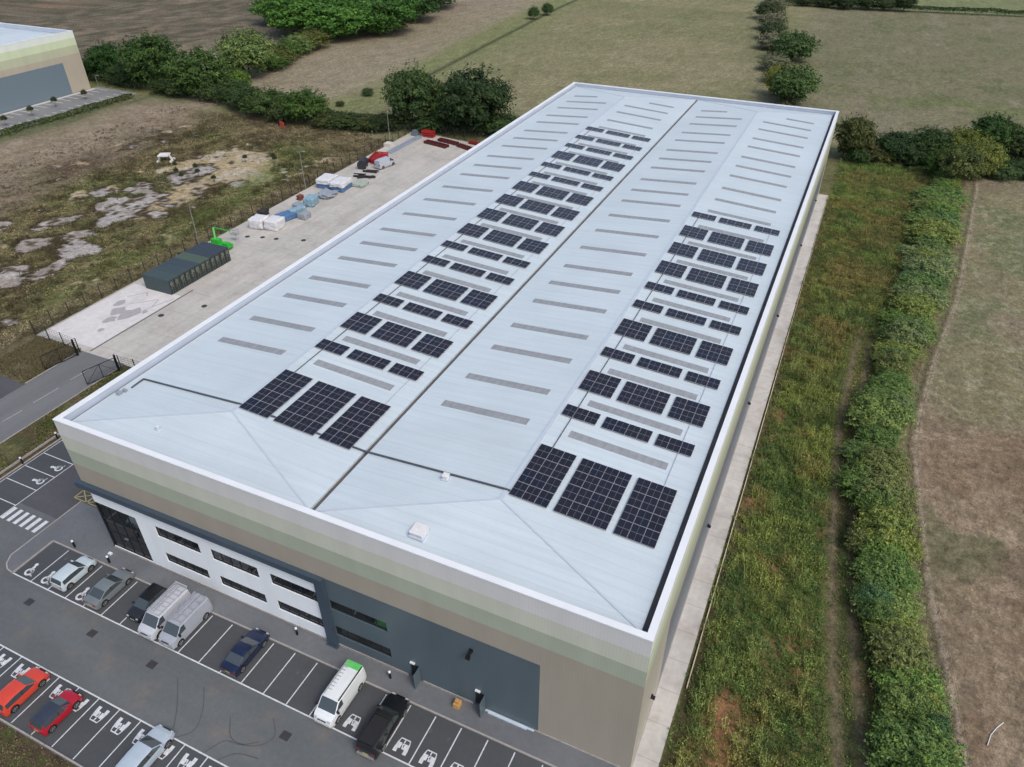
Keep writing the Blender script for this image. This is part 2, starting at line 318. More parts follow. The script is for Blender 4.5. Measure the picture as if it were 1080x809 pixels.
sheet('access_road', rect(-34.1, -60, -25.75, 25.0), .0, M_ROAD)
sheet('side_road', [(-60, 12.0), (-34.1, 12.4), (-34.1, 15.8), (-60, 16.5)], .0, M_DARK)
sheet('service_yard', [(-44.0, 25.2), (-33.4, 25.0), (0, 24.6), (0, 133), (-24, 131.5), (-39, 133.6), (-44.0, 133.2)], .0, M_YARD)
sheet('yard_slab', rect(-43.6, 26.2, -33.0, 43.2), .006, M_SLAB)
b = MB(); b.box(-33.1, 25.4, 0, -32.8, 45.5, .02); struct(b.build('drain_channel', simple('channel_dark', lin(110, 106, 103), .8)))
sheet('bay_surface', rect(-5.9, -6.6, 62, -2.15), .004, M_BAY)
sheet('outer_bay_surface', rect(-19.6, -17.4, 40, -12.8), .004, M_BAY)
sheet('side_bay_surface', rect(-19.2, -12, -14.5, 12.5), .004, M_BAY)
# dark scrub bed in front of the car park
bb = rect(-30, -60, 80, -17.62)
b = MB(); N_ = 60
m, n, bs = newmat('bed_soil', .95, 0, .1); c = n.coord()
n.lk(n.ramp(n.noise(c, .8, 8, .75), [(.3, lin(44, 40, 34)), (.5, lin(82, 70, 58)), (.62, lin(66, 86, 40)), (.75, lin(88, 104, 50))]), bs.inputs['Base Color']); n.bump(n.noise(c, 2, 5), .8, .2, bs)
b.box(-20.2, -60, -.1, 62, -17.65, .06); struct(b.build('planting_bed', m))
# pavement with kerb (raised)
b = MB(); z1 = .11
b.poly([(x, y, z1) for x, y in [(-8.2, -5.2), (-7.6, -6.1), (-6.9, -6.5), (-6.12, -6.62), (-6.12, -2.0), (62, -2.0), (62, .0), (.2, .0), (.2, 3.2), (-8.2, 3.2)]])
struct(b.build('pavement', M_PAVE))
kb = MB()
def kerb_line(pts, w=.13, z=.12):
    for a, c_ in zip(pts[:-1], pts[1:]): kb.bar((a[0], a[1], z/2), (c_[0], c_[1], z/2), w, z)
kerb_line([(-8.27, 3.2), (-8.27, -5.2), (-7.65, -6.15), (-6.93, -6.58), (-6.0, -6.7)], z=.124)
kerb_line([(-6.05, -6.7), (-6.05, -2.07), (62, -2.07)], z=.124)
kerb_line([(-20.2, -17.5), (62, -17.5)]); kerb_line([(-19.75, -17.5), (-19.75, 40)])
kerb_line([(-25.65, -60), (-25.65, 24)], z=.1); kerb_line([(-34.2, -60), (-34.2, 12.2)], z=.1); kerb_line([(-34.2, 16), (-34.2, 24)], z=.1); kerb_line([(-20.6, -5), (-20.6, 12)], w=.12, z=.25)
struct(kb.build('kerbs', M_KERB))
sheet('side_apron', rect(55.7, -.2, 57.55, 131.6), .012, M_APRON)
b = MB(); b.bar((57.95, 8.8, .12), (57.75, 72, .12), .09, .2); b.bar((57.75, 72, .1), (57.6, 131, .1), .06, .12); struct(b.build('apron_edging', simple('edging_timber', lin(196, 182, 160), .8)))
# ---- painted lines
pl = MB()
def line(x0, y0, x1, y1, w=.1, z=.009, m=0):
    dx, dy = x1-x0, y1-y0; L = math.hypot(dx, dy); ox, oy = -dy/L*w/2, dx/L*w/2
    pl.quad((x0-ox, y0-oy, z), (x1-ox, y1-oy, z), (x1+ox, y1+oy, z), (x0+ox, y0+oy, z), m)
BX = lambda i: -5.904+2.4*i
line(-6.0, -6.667, 62, -6.667, .12)
for i in range(1, 28): line(BX(i), -6.60, BX(i), -2.3)
RX = lambda i: 3.346+2.4*i
line(-19.6, -12.73, 62, -12.73, .12)
for i in range(-9, 24): line(RX(i), -12.79, RX(i), -17.35)
line(-14.4, -14, -14.4, 12.4, .1)
for yy in (-2.6, -.15, 2.4, 4.75, 7.2, 9.7, 12.2): line(-19.3, yy, -14.45, yy)
line(-19.4, -14, -19.4, 12.4, .08)
struct(pl.build('bay_lines', M_WHITE_PAINT))
pl = MB()
for i in range(6): line(-14.05+.98*i, -2.1, -14.05+.98*i, -.35, .5)
struct(pl.build('zebra_crossing', M_WHITE_PAINT))
pl = MB()
for y0, y1 in ((-3, 1), (3.4, 6.5), (9.2, 11.8), (13.5, 17.2), (19.2, 22.2)): line(-29.4, y0, -29.25, y1, .13)
struct(pl.build('road_centre_line', M_ROADLINE))
pl = MB()
for (x0, x1) in ((-9.6, -7.7), (-7.6, -5.6)):
    for a in ((x0, 3.4, x1, 3.4), (x0, 4.7, x1, 4.7), (x0, 3.4, x0, 4.7), (x1, 3.4, x1, 4.7), (x0, 3.4, x1, 4.7), (x0, 4.7, x1, 3.4)): line(*a, w=.12, z=.01)
struct(pl.build('yellow_hatching', M_YEL))
def ev_symbol(cx, cy, flip):
    """car seen from the front with two legs towards the aisle; drawn in strips"""
    s = 1.0*(1 if not flip else -1)
    def q(pts): pl.poly([(cx+x*s*1.08, cy+y*s*.8, .010) for x, y in pts])
    q([(-.42, .62), (.42, .62), (.38, .74), (-.38, .74)]); q([(-.5, .25), (-.4, .25), (-.36, .62), (-.42, .62)]); q([(.4, .25), (.5, .25), (.42, .62), (.36, .62)])
    q([(-.05, .3), (.05, .3), (.05, .62), (-.05, .62)]); q([(-.56, -.35), (-.12, -.35), (-.12, .25), (-.5, .25)]); q([(.12, -.35), (.56, -.35), (.5, .25), (.12, .25)])
    q([(-.12, .0), (.0, .0), (.12, .25), (-.02, .25)]); q([(-.0, -.35), (.12, -.35), (.06, -.02), (-.04, -.02)]); q([(-.56, -.8), (-.26, -.8), (-.26, -.35), (-.56, -.35)]); q([(.26, -.8), (.56, -.8), (.56, -.35), (.26, -.35)])
def wheelchair(cx, cy, rot):
    ca_, sa_ = math.cos(rot), math.sin(rot)
    def q(pts): pl.poly([(cx+x*ca_-y*sa_, cy+x*sa_+y*ca_, .010) for x, y in pts])
    for k in range(14):
        t0 = 2.0+k*.36; t1 = t0+.37
        q([(.46*math.cos(t0), .46*math.sin(t0)-.2), (.46*math.cos(t1), .46*math.sin(t1)-.2), (.26*math.cos(t1), .26*math.sin(t1)-.2), (.26*math.cos(t0), .26*math.sin(t0)-.2)])
    q([(-.18, -.05), (.12, -.05), (.08, .55), (-.22, .55)]); q([(-.02, .12), (.3, .12), (.3, .24), (-.02, .24)]); q([(-.05, -.1), (.38, -.1), (.38, .02), (-.05, .02)]); q([(.28, -.1), (.4, -.1), (.55, -.5), (.43, -.52)]); q([(.43, -.52), (.7, -.52), (.7, -.42), (.45, -.42)])
    for k in range(8):
        t0 = k*math.pi/4; t1 = t0+math.pi/4; q([(-.12, .68), (-.12+.2*math.cos(t0), .74+.2*math.sin(t0)), (-.12+.2*math.cos(t1), .74+.2*math.sin(t1))])
pl = MB()
for i in (15, 16, 17, 18, 19, 20, 21, 22): ev_symbol(BX(i)+1.2, -5.55, False)
for i in (-3, -2, -1, 0, 1, 2, 3, 4, 5, 6, 7, 8, 9, 10): ev_symbol(RX(i)+1.2, -13.85, True)
struct(pl.build('charging_bay_symbols', M_WHITE_PAINT))
pl = MB()
for i in (0, 1, 3): wheelchair(BX(i)+1.2, -5.7, 0)
for yy in (3.6, 6.0): wheelchair(-15.5, yy, math.pi/2)
struct(pl.build('disabled_bay_symbols', M_WHITE_PAINT))
# tyre marks
pl = MB()
def curve(pts, w=.1):
    P = [Vector((x, y, 0)) for x, y in pts]; out = []
    for k in range(len(P)-1):
        a, b_, c_, d_ = P[max(k-1, 0)], P[k], P[k+1], P[min(k+2, len(P)-1)]
        for t in np.linspace(0, 1, 8, endpoint=False): out.append(.5*((2*b_)+(-a+c_)*t+(2*a-5*b_+4*c_-d_)*t*t+(-a+3*b_-3*c_+d_)*t**3))
    out.append(P[-1])
    for a, b_ in zip(out[:-1], out[1:]): line(a.x, a.y, b_.x, b_.y, w, .005)
curve([(17.5, -8.5), (18.8, -9.8), (20.0, -11.2), (20.6, -12.4), (19.2, -13.3)]); curve([(20.2, -8.2), (21.6, -9.8), (22.3, -11.5), (21.4, -12.6)]); curve([(24.2, -9.4), (25.4, -10.7), (26.7, -10.8), (27.8, -10.1)])
curve([(24.4, -12.6), (25.2, -11.2), (26.6, -10.9), (28, -10.3), (28.6, -9.2), (27.5, -8)]); curve([(25.8, -12.6), (26.8, -11.6), (28.6, -11.2)])
rr_ = random.Random(8)
for k in range(26):
    ox_, oy_ = rr_.uniform(-4, 50), rr_.choice((-5.6, -3.4, -15.4, -14.2))+rr_.uniform(-.5, .5); q_ = [(ox_+.16*math.cos(t)*rr_.uniform(.4, 1.2), oy_+.2*math.sin(t)*rr_.uniform(.4, 1.2), .007) for t in [k2*.7 for k2 in range(9)]]; pl.poly(q_)
struct(pl.build('tyre_marks', simple('rubber_marks', lin(81, 84, 86), .8, var=.2)))
# gully covers set in the aisle
M_IRON = simple('cast_iron', lin(56, 56, 58), .7, var=.2)
for gx, gy, lab in ((-1.4, -8.4, 'square dark drain cover in the aisle, in front of the silver hatchback'), (7.0, -8.4, 'square dark drain cover in the aisle, in front of the grey saloon and black car'), (14.5, -8.5, 'square dark drain cover in the aisle, in front of the two silver vans'), (29.4, -8.8, 'square dark drain cover in the aisle, in front of the white and green van')):
    b = MB(); b.box(-.42, -.35, .002, .42, .35, .014)
    for k in range(6): b.box(-.36, -.3+.1*k, .014, .36, -.26+.1*k, .022)
    o = b.build('drain_cover', M_IRON); o.location = (gx, gy, 0); tag(o, lab, 'drain cover')

# ------------------------------------------------------------------ warehouse
BW, BL, BH = 55.64, 132.29, 16.725
def cladding(name, stops, rib, axis_, rough=.45, spec=.4, ribamp=.05):
    """horizontal colour bands by height + vertical ribs"""
    m, n, b = newmat(name, rough, 0, spec); c = n.coord(); sx = n.n('ShaderNodeSeparateXYZ'); n.lk(c, sx.inputs[0])
    zf = n.math('DIVIDE', sx.outputs[2], 20.)
    col = n.ramp(zf, [(z/20, cc) for z, cc in stops], 'CONSTANT') if len(stops) > 1 else None
    a = n.math('FRACT', n.math('DIVIDE', sx.outputs[axis_], rib)); r = n.math('ABSOLUTE', n.math('SUBTRACT', a, .5))
    f = n.noise(c, .5, 4, .6, (1, 1, .25)); k = n.ramp(f, [(.3, g(.94)), (.7, g(1.04))])
    k2 = n.ramp(r, [(.0, g(1-ribamp)), (.12, g(1)), (.5, g(1+ribamp*.2))])
    kk = n.mix(1., k, k2, 'MULTIPLY')
    n.lk(n.mix(1., col if col is not None else stops[0][1], kk, 'MULTIPLY'), b.inputs['Base Color']); n.bump(r, ribamp*4, .03, b); return m
BANDS = [(0, lin(166, 159, 145)), (11.45, lin(172, 180, 162)), (13.15, lin(202, 206, 191)), (14.85, lin(214, 215, 215))]
M_BANDX = cladding('banded_cladding_front', BANDS, .25, 0); M_BANDY = cladding('banded_cladding_side', [(0, lin(170, 166, 150)), (11.45, lin(176, 186, 160)), (13.15, lin(196, 204, 178)), (14.85, lin(222, 224, 218))], .25, 1)
M_SLATEX = cladding('slate_cladding', [(0, lin(86, 100, 108))], .3, 0, .4); M_SLATEY = cladding('slate_cladding_side', [(0, lin(104, 112, 122))], .3, 1, .4)
M_WHITEF = cladding('white_cladding', [(0, lin(240, 246, 250))], 1.2, 0, .4, .4, .0)
M_TRIM = simple('slate_trim', lin(62, 76, 90), .4, var=.06)
M_COPING = simple('white_coping', lin(224, 228, 230), .4, var=.05, scale=.5)
M_LINING = simple('parapet_lining', lin(186, 196, 212), .45, var=.06, scale=.5)
M_GUTTER = simple('gutter_membrane', lin(92, 86, 84), .7, var=.25, scale=.6)
M_GLASS, n, b = newmat('dark_glazing', .06, 0, .6); c = n.coord(); n.lk(n.ramp(n.noise(c, .8, 3), [(.3, lin(16, 19, 22)), (.7, lin(34, 38, 42))]), b.inputs['Base Color'])
M_FRAME = simple('window_frame_metal', lin(40, 46, 50), .5, var=.05)
wh = empty('warehouse', (0, 0, 0), 0, 'large pale roofed warehouse with banded green and cream walls and solar panels on top', 'warehouse')
def wall_xz(name, x0, x1, z0, z1, holes, mat, y=0., rev=.18):
    xs = sorted({x0, x1}|{h[0] for h in holes}|{h[1] for h in holes}); zs = sorted({z0, z1}|{h[2] for h in holes}|{h[3] for h in holes})
    w = MB()
    for a, b_ in zip(xs[:-1], xs[1:]):
        for c_, d_ in zip(zs[:-1], zs[1:]):
            mx, mz = (a+b_)/2, (c_+d_)/2
            if any(h[0] < mx < h[1] and h[2] < mz < h[3] for h in holes): continue
            w.quad((a, y, c_), (b_, y, c_), (b_, y, d_), (a, y, d_))
    for h in holes:
        a, b_, c_, d_ = h; Y1 = y+rev
        w.quad((a, y, c_), (a, y, d_), (a, Y1, d_), (a, Y1, c_)); w.quad((b_, y, c_), (b_, Y1, c_), (b_, Y1, d_), (b_, y, d_))
        w.quad((a, y, d_), (b_, y, d_), (b_, Y1, d_), (a, Y1, d_)); w.quad((a, y, c_), (a, Y1, c_), (b_, Y1, c_), (b_, y, c_))
    return w.build(name, mat, wh)
SLX, SLZ = 47.9, 9.2
# clad walls
w = MB()
w.quad((0, 0, SLZ), (SLX, 0, SLZ), (SLX, 0, 16.6), (0, 0, 16.6)); w.quad((SLX, 0, 0), (BW, 0, 0), (BW, 0, 16.6), (SLX, 0, 16.6))
w.quad((0, 0, SLZ), (0, .35, SLZ), (SLX, .35, SLZ), (SLX, 0, SLZ))
w.build('wall', M_BANDX, wh)
w = MB(); w.quad((BW, 0, SLZ), (BW, BL, SLZ), (BW, BL, 16.6), (BW, 0, 16.6)); w.quad((BW, 0, 0), (BW, 8, 0), (BW, 8, SLZ), (BW, 0, SLZ)); w.quad((BW, 126, 0), (BW, BL, 0), (BW, BL, SLZ), (BW, 126, SLZ))
w.quad((0, BL, SLZ), (0, 0, SLZ), (0, 0, 16.6), (0, BL, 16.6)); w.quad((0, BL, 0), (0, 26, 0), (0, 26, SLZ), (0, BL, SLZ)); w.quad((0, 0, SLZ), (.6, 0, SLZ), (.6, 26, SLZ), (0, 26, SLZ))
w.build('wall', M_BANDY, wh)
w = MB(); w.quad((BW, BL, 0), (0, BL, 0), (0, BL, 16.6), (BW, BL, 16.6)); w.build('wall', M_BANDX, wh)
w = MB(); w.quad((BW, 8, 0), (BW, 126, 0), (BW, 126, SLZ), (BW, 8, SLZ)); w.build('slate_side_wall', M_SLATEY, wh)
w = MB(); w.box(BW+.0, .02, .0, BW+.06, 8, .25); w.box(BW+.0, 8, 0, BW+.06, 131, .25); w.box(.6, -.07, 0, 27.5, -.003, .34); w.box(28.45, -.07, 0, 35.7, -.003, .34); w.box(37.2, -.07, 0, 42.0, -.003, .3); w.box(43.3, -.07, 0, BW, -.003, .2); w.build('plinth', M_KERB, wh)
winU = [(8.43, 13.85), (15.25, 20.7), (22.05, 27.5)]
holesW = [(a, b_, 5.25, 6.7) for a, b_ in winU]+[(a, b_, 1.7, 3.02) for a, b_ in winU]+[(.6, 6.0, .35, 6.65)]
wall_xz('office_wall', .6, 27.55, .0, 9.2, holesW, M_WHITEF)
holesS = [(28.4, 34.15, 5.2, 6.45), (28.4, 34.15, 1.6, 2.9), (36.0, 36.95, .12, 2.1), (42.2, 43.15, .12, 2.1)]
wall_xz('slate_wall', 28.35, SLX, .0, 9.2, holesS, M_SLATEX)
w = MB(); w.quad((.6, 26, 0), (.6, 0, 0), (.6, 0, 9.2), (.6, 26, 9.2)); w.build('side_glazed_wall', M_WHITEF, wh)
def window(a, b_, c_, d_, nm, bars, y=.15):
    p = MB(); p.quad((a, y, c_), (b_, y, c_), (b_, y, d_), (a, y, d_)); pane = p.build('window', M_GLASS, wh)
    f = MB(); t = .07
    for q in ((a, c_, b_, c_+t), (a, d_-t, b_, d_), (a, c_+t, a+t, d_-t), (b_-t, c_+t, b_, d_-t)): f.box(q[0], y-.06, q[1], q[2], y+.01, q[3])
    for k in range(1, bars): xx = a+(b_-a)*k/bars; f.box(xx-.03, y-.05, c_+t, xx+.03, y+.01, d_-t)
    f.build('frame', M_FRAME, pane); return pane
for h in holesW[:6]: window(*h, 'w', 5)
for h in holesS[:2]: window(*h, 'w', 5)
p = MB(); p.quad((.6, .14, .35), (6, .14, .35), (6, .14, 6.65), (.6, .14, 6.65)); p.quad((.57, 5, .35), (.57, .1, .35), (.57, .1, 6.65), (.57, 5, 6.65)); eg = p.build('entrance_glazing', M_GLASS, wh)
f = MB()
for k in range(5): xx = .63+k*1.33; f.box(xx-.03, .08, .35, xx+.03, .15, 6.65)
for zz in (.38, 2.5, 4.4, 6.6): f.box(.62, .07, zz-.03, 6, .14, zz+.03)
f.build('frame', M_FRAME, eg)
w = MB(); w.box(-.45, -.45, 8.56, 28.4, -.004, 9.24); w.box(-.45, -.004, 8.56, -.01, 26, 9.24); w.box(27.5, -.4, 0, 28.4, -.006, 8.56); w.box(27.35, -.5, .11, 28.55, -.008, .2); w.build('portal_frame', M_TRIM, wh)
for dx, nm in ((36.0, 1), (42.2, 2)):
    p = MB(); p.quad((dx, .17, .12), (dx+.95, .17, .12), (dx+.95, .17, 2.1), (dx, .17, 2.1)); p.build('dark_interior_sheet', simple('dark_doorway%d' % nm, lin(22, 26, 28), .8), wh)  # near-black sheet closes the opening, its colour standing in for the unlit interior
    p = MB(); p.box(dx+.9, -.95, .15, dx+.95, -.01, 2.08); p.box(dx+.895, -.7, 1.0, dx+.87, -.5, 1.06); dr = p.build('door', M_SLATEX, wh)
    p = MB(); p.box(dx+.83, -.9, .95, dx+.895, -.78, 1.1); p.build('handle', M_FRAME, dr)
    p = MB(); p.box(dx+.1, -.16, 2.28, dx+.55, -.003, 2.44); p.build('bulkhead_light', M_COPING, wh)
p = MB(); p.box(43.5, -.32, .12, 47.0, -.075, .26); p.box(43.2, -.2, .12, 47.6, -.075, .2); p.build('door_sill', simple('pale_metal_sill', lin(190, 208, 222), .4), wh)
p = MB()
p.poly([(41.9, -.004, 7.35), (42.25, -.004, 7.35), (42.25, -.004, 7.75), (41.9, -.004, 7.75)]); p.box(41.95, -.55, 7.4, 42.2, -.005, 7.6); p.box(41.9, -.7, 7.2, 42.25, -.45, 7.5); p.build('wall_light', simple('black_metal', lin(20, 20, 22), .5), wh)
M_BLK = MATS['black_metal']
for yy in (4.6, 24.8, 47, 70, 96, 118):
    p = MB(); p.box(BW+.002, yy-.16, 3.5, BW+.16, yy+.16, 3.72); p.box(BW+.16, yy-.14, 3.45, BW+.34, yy+.14, 3.6); p.build('wall_light', M_BLK, wh)
# parapet and roof
w = MB(); t = .42
w.quad((t, t, 15.8), (t, t, 16.6), (BW-t, t, 16.6), (BW-t, t, 15.8)); w.quad((BW-t, BL-t, 15.8), (BW-t, BL-t, 16.6), (t, BL-t, 16.6), (t, BL-t, 15.8))
w.quad((t, BL-t, 15.8), (t, BL-t, 16.6), (t, t, 16.6), (t, t, 15.8)); w.quad((BW-t, t, 15.8), (BW-t, t, 16.6), (BW-t, BL-t, 16.6), (BW-t, BL-t, 15.8))
w.build('parapet_lining', M_LINING, wh)
w = MB(); e = -.03; t2 = .5
w.box(e, e, 16.58, BW-e, t2, BH); w.box(e, BL-t2, 16.58, BW-e, BL-e, BH); w.box(e, t2, 16.58, t2, BL-t2, BH); w.box(BW-t2, t2, 16.58, BW-e, BL-t2, BH)
w.build('coping', M_COPING, wh)
m, n, b = newmat('roof_sheeting', .38, 0, .5); c = n.coord(); sx = n.n('ShaderNodeSeparateXYZ'); n.lk(c, sx.inputs[0])
a = n.math('FRACT', n.math('MULTIPLY', sx.outputs[1], 1.0)); r = n.math('LESS_THAN', n.math('ABSOLUTE', n.math('SUBTRACT', a, .5)), .05)
f = n.noise(c, .12, 6, .6); f2 = n.noise(c, .8, 5, .6, (.15, 1.6, 1)); f3 = n.noise(c, 3, 4, .7)
k = n.mix(1., n.ramp(f, [(.3, g(.93)), (.7, g(1.03))]), n.ramp(f2, [(.3, g(.96)), (.7, g(1.02))]), 'MULTIPLY')
k = n.mix(1., k, n.ramp(f3, [(.25, g(.96)), (.5, g(1.0))]), 'MULTIPLY'); k = n.mix(1., k, n.ramp(n.noise(c, 1.1, 3, .6, (.06, 2.4, 1)), [(.35, g(.96)), (.6, g(1.01))]), 'MULTIPLY')
v = n.mix(1., lin(196, 208, 213), k, 'MULTIPLY'); v = n.mix(n.math('MULTIPLY', r, .14), v, lin(150, 160, 172))
n.lk(v, b.inputs['Base Color']); n.bump(r, .25, .03, b); M_ROOF = m
SLP = .066; ZR = 16.9; RX1, RX2 = 14.15, 41.22; EY0, EY1, RY0, RY1 = .9, 131.62, 7.45, 124.5
ZE = ZR-SLP*(RX1-.8)
w = MB()
for rx, xa, xb in ((RX1, .8, 27.56), (RX2, 28.04, 54.66)):
    za = ZR-SLP*(rx-xa); zb = ZR-SLP*(xb-rx)
    A1, B1, C1, D1 = (xa, EY0, za), (xb, EY0, zb), (xb, EY1, zb), (xa, EY1, za); R0, R1 = (rx, RY0, ZR), (rx, RY1, ZR)
    w.poly([A1, B1, R0]); w.poly([B1, C1, R1, R0]); w.poly([C1, D1, R1]); w.poly([D1, A1, R0, R1])
    for P, Q in ((A1, B1), (B1, C1), (C1, D1), (D1, A1)): w.quad(P, (P[0], P[1], 15.7), (Q[0], Q[1], 15.7), Q)
roof = w.build('roof', M_ROOF, wh)
w = MB()
w.quad((t, t, 15.78), (BW-t, t, 15.78), (BW-t, BL-t, 15.78), (t, BL-t, 15.78)); w.build('gutter', M_GUTTER, roof)
for rx, xa, xb in ((RX1, .8, 27.56), (RX2, 28.04, 54.66)):
    za = ZR-SLP*(rx-xa); w = MB(); zz = .03
    w.bar((rx, RY0, ZR+zz), (rx, RY1, ZR+zz), .34, .04)
    for ex, ey, ry in ((xa, EY0, RY0), (xb, EY0, RY0), (xa, EY1, RY1), (xb, EY1, RY1)): w.bar((ex, ey, za+.02), (rx, ry, ZR+.02), .16, .04)
    w.build('ridge_flashing', simple('flashing_%d' % int(rx), lin(184, 195, 205), .4, var=.05), roof)
# rooflights
m, n, b = newmat('rooflight_sheet', .5, 0, .4); c = n.coord(); sx = n.n('ShaderNodeSeparateXYZ'); n.lk(c, sx.inputs[0])
a = n.math('FRACT', n.math('MULTIPLY', sx.outputs[0], 1.4)); f = n.noise(c, 1.6, 4, .7)
k = n.mix(1., n.ramp(f, [(.3, g(.85)), (.7, g(1.12))]), n.ramp(a, [(0, g(.9)), (.3, g(1.05)), (1, g(.98))]), 'MULTIPLY')
n.lk(n.mix(1., lin(143, 147, 150), k, 'MULTIPLY'), b.inputs['Base Color']); M_RL = m
YL = [17.35, 22.25, 28.0, 32.85, 38.8, 43.7, 48.55, 54.4, 60.3, 66.0, 71.9, 76.65, 81.6, 87.45, 92.3, 97.15, 103.0, 107.9, 113.75, 118.7, 123.35]
SL = [(RX1, -1, 3.5, 12.05), (RX1, 1, 16.0, 24.95), (RX2, -1, 30.5, 39.25), (RX2, 1, 43.2, 52.0)]
for rx, sg, xa, xb in SL:
    for i, yy in enumerate(YL):
        if i == 20: xa, xb = ((xa, xa+5.1) if sg < 0 else (xb-5.1, xb))
        w = MB(); h = .46
        q = [(x, y_, ZR-SLP*abs(x-rx)) for x, y_ in ((xa, yy-h), (xb, yy-h), (xb, yy+h), (xa, yy+h))]
        w.poly([(x, y_, z+.02) for x, y_, z in q])
        for k in range(4): P, Q = q[k], q[(k+1) % 4]; w.quad((P[0], P[1], P[2]+.02), (P[0], P[1], P[2]-.02), (Q[0], Q[1], Q[2]-.02), (Q[0], Q[1], Q[2]+.02))
        w.build('rooflight', M_RL, roof)
# roof cable trays and vents
M_TRAY = simple('cable_tray_metal', lin(84, 90, 98), .5, metal=.3); M_TRAYL = simple('cable_tray_pale', lin(168, 178, 190), .5)
def rz(x): 
    rx = RX1 if x < 27.8 else RX2; return ZR-SLP*abs(x-rx)
w = MB(); yt = 8.55
for xa, xb in ((1.75, RX1), (RX1, 27.6), (27.6, RX2), (RX2, 41.9)): w.bar((xa, yt, rz(xa+.01)+.1), (xb, yt, rz(xb-.01)+.1), .16, .08)
w.bar((1.8, yt, rz(1.8)+.1), (1.85, 7.0, rz(1.8)+.06), .16, .08); w.build('cable_tray', M_TRAY, wh)
w = MB(); w.bar((15.35, 8.4, rz(15.35)+.05), (15.35, 101, rz(15.35)+.05), .07); w.bar((42.6, 8.4, rz(42.6)+.05), (42.6, 69.5, rz(42.6)+.05), .07); w.build('cable_tray', M_TRAY, wh)
w = MB(); w.bar((25.7, 8.4, rz(25.7)+.05), (25.7, 101, rz(25.7)+.05), .05); w.bar((52.4, 8.4, rz(52.4)+.05), (52.4, 69.5, rz(52.4)+.05), .05); w.build('cable_tray', M_TRAYL, wh)
w = MB(); w.box(1.35, 5.6, 16.1, 1.75, 6.0, 16.4); w.box(1.5, 6.2, 16.1, 1.9, 6.5, 16.35); w.bar((1.6, 6.0, 16.25), (1.7, 6.3, 16.25), .1); w.build('isolator_box', simple('isolator_grey', lin(140, 150, 160), .5), wh)
def vent(x, y, s, h):
    w = MB(); z = ZR-.13*(RY0-y) if y < RY0 else rz(x)
    w.box(x-s/2-.12, y-s/2-.12, z-.1, x+s/2+.12, y+s/2+.12, z+.08, 1); w.box(x-s/2, y-s/2, z+.0, x+s/2, y+s/2, z+h, 0)
    w.box(x-s/2-.06, y-s/2-.06, z+h, x+s/2+.06, y+s/2+.06, z+h+.06, 0); w.build('roof_vent', [simple('vent_white', lin(220, 220, 218), .5), M_LINING], wh)
vent(36.9, 2.2, 1.05, .4); vent(36.0, 8.0, .42, .4); vent(9.3, 3.2, .2, .25)

# ------------------------------------------------------------------ solar arrays
m, n, b = newmat('solar_cells', .22, 0, .5); c = n.coord(); sx = n.n('ShaderNodeSeparateXYZ'); n.lk(c, sx.inputs[0])
ax = n.math('ABSOLUTE', sx.outputs[0]); ay = n.math('ABSOLUTE', sx.outputs[1])
edge = n.math('MAXIMUM', n.math('GREATER_THAN', ax, .522), n.math('GREATER_THAN', ay, .815))
mid = n.math('MAXIMUM', n.math('LESS_THAN', ay, .014), n.math('LESS_THAN', ax, .006))
cx_ = n.math('LESS_THAN', n.math('FRACT', n.math('DIVIDE', n.math('ADD', sx.outputs[0], 10.), .175)), .05); cy_ = n.math('LESS_THAN', n.math('FRACT', n.math('DIVIDE', n.math('ADD', sx.outputs[1], 10.), .165)), .05)
oi = n.n('ShaderNodeObjectInfo')
base = n.ramp(oi.outputs['Random'], [(0, lin(26, 26, 36)), (.5, lin(32, 30, 38)), (1, lin(24, 28, 42))])
v = n.mix(n.math('MULTIPLY', n.math('MAXIMUM', cx_, cy_), .2), base, lin(90, 92, 105)); v = n.mix(n.math('MULTIPLY', mid, .6), v, lin(170, 168, 172)); v = n.mix(n.math('MULTIPLY', edge, .9), v, lin(176, 174, 178))
n.lk(v, b.inputs['Base Color']); M_PV = m
PW, PD = 1.09, 1.69
b = MB(); b.box(-.535, -.83, -.02, .535, .83, .02); proto = b.build('solar_panel', M_PV); pvmesh = proto.data; bpy.data.objects.remove(proto)
b = MB(); b.bar((-.5, -.4, -.06), (.5, -.4, -.06), .05); b.bar((-.5, .4, -.06), (.5, .4, -.06), .05); pr = b.build('x', M_TRAY); railmesh = pr.data; railmesh.name = 'mounting_rail'; bpy.data.objects.remove(pr)
LROWS = [(8.05, 4), (19.3, 1), (23.72, 2), (30.03, 1), (34.55, 2), (40.95, 1), (45.8, 1), (50.2, 2), (56.0, 2), (61.9, 2), (67.75, 2), (74.0, 1), (78.95, 1), (83.35, 2), (89.6, 1), (94.7, 1), (100.1, 1)]
RROWS = [(8.1, 4), (19.35, 1), (23.72, 2), (30.03, 1), (34.55, 2), (40.85, 1), (45.6, 1), (50.05, 2), (55.9, 2), (61.75, 2), (68.6, 1)]
SZ = {1: 'narrow solar', 2: 'deeper solar', 4: 'deepest solar'}
th = math.atan(SLP)
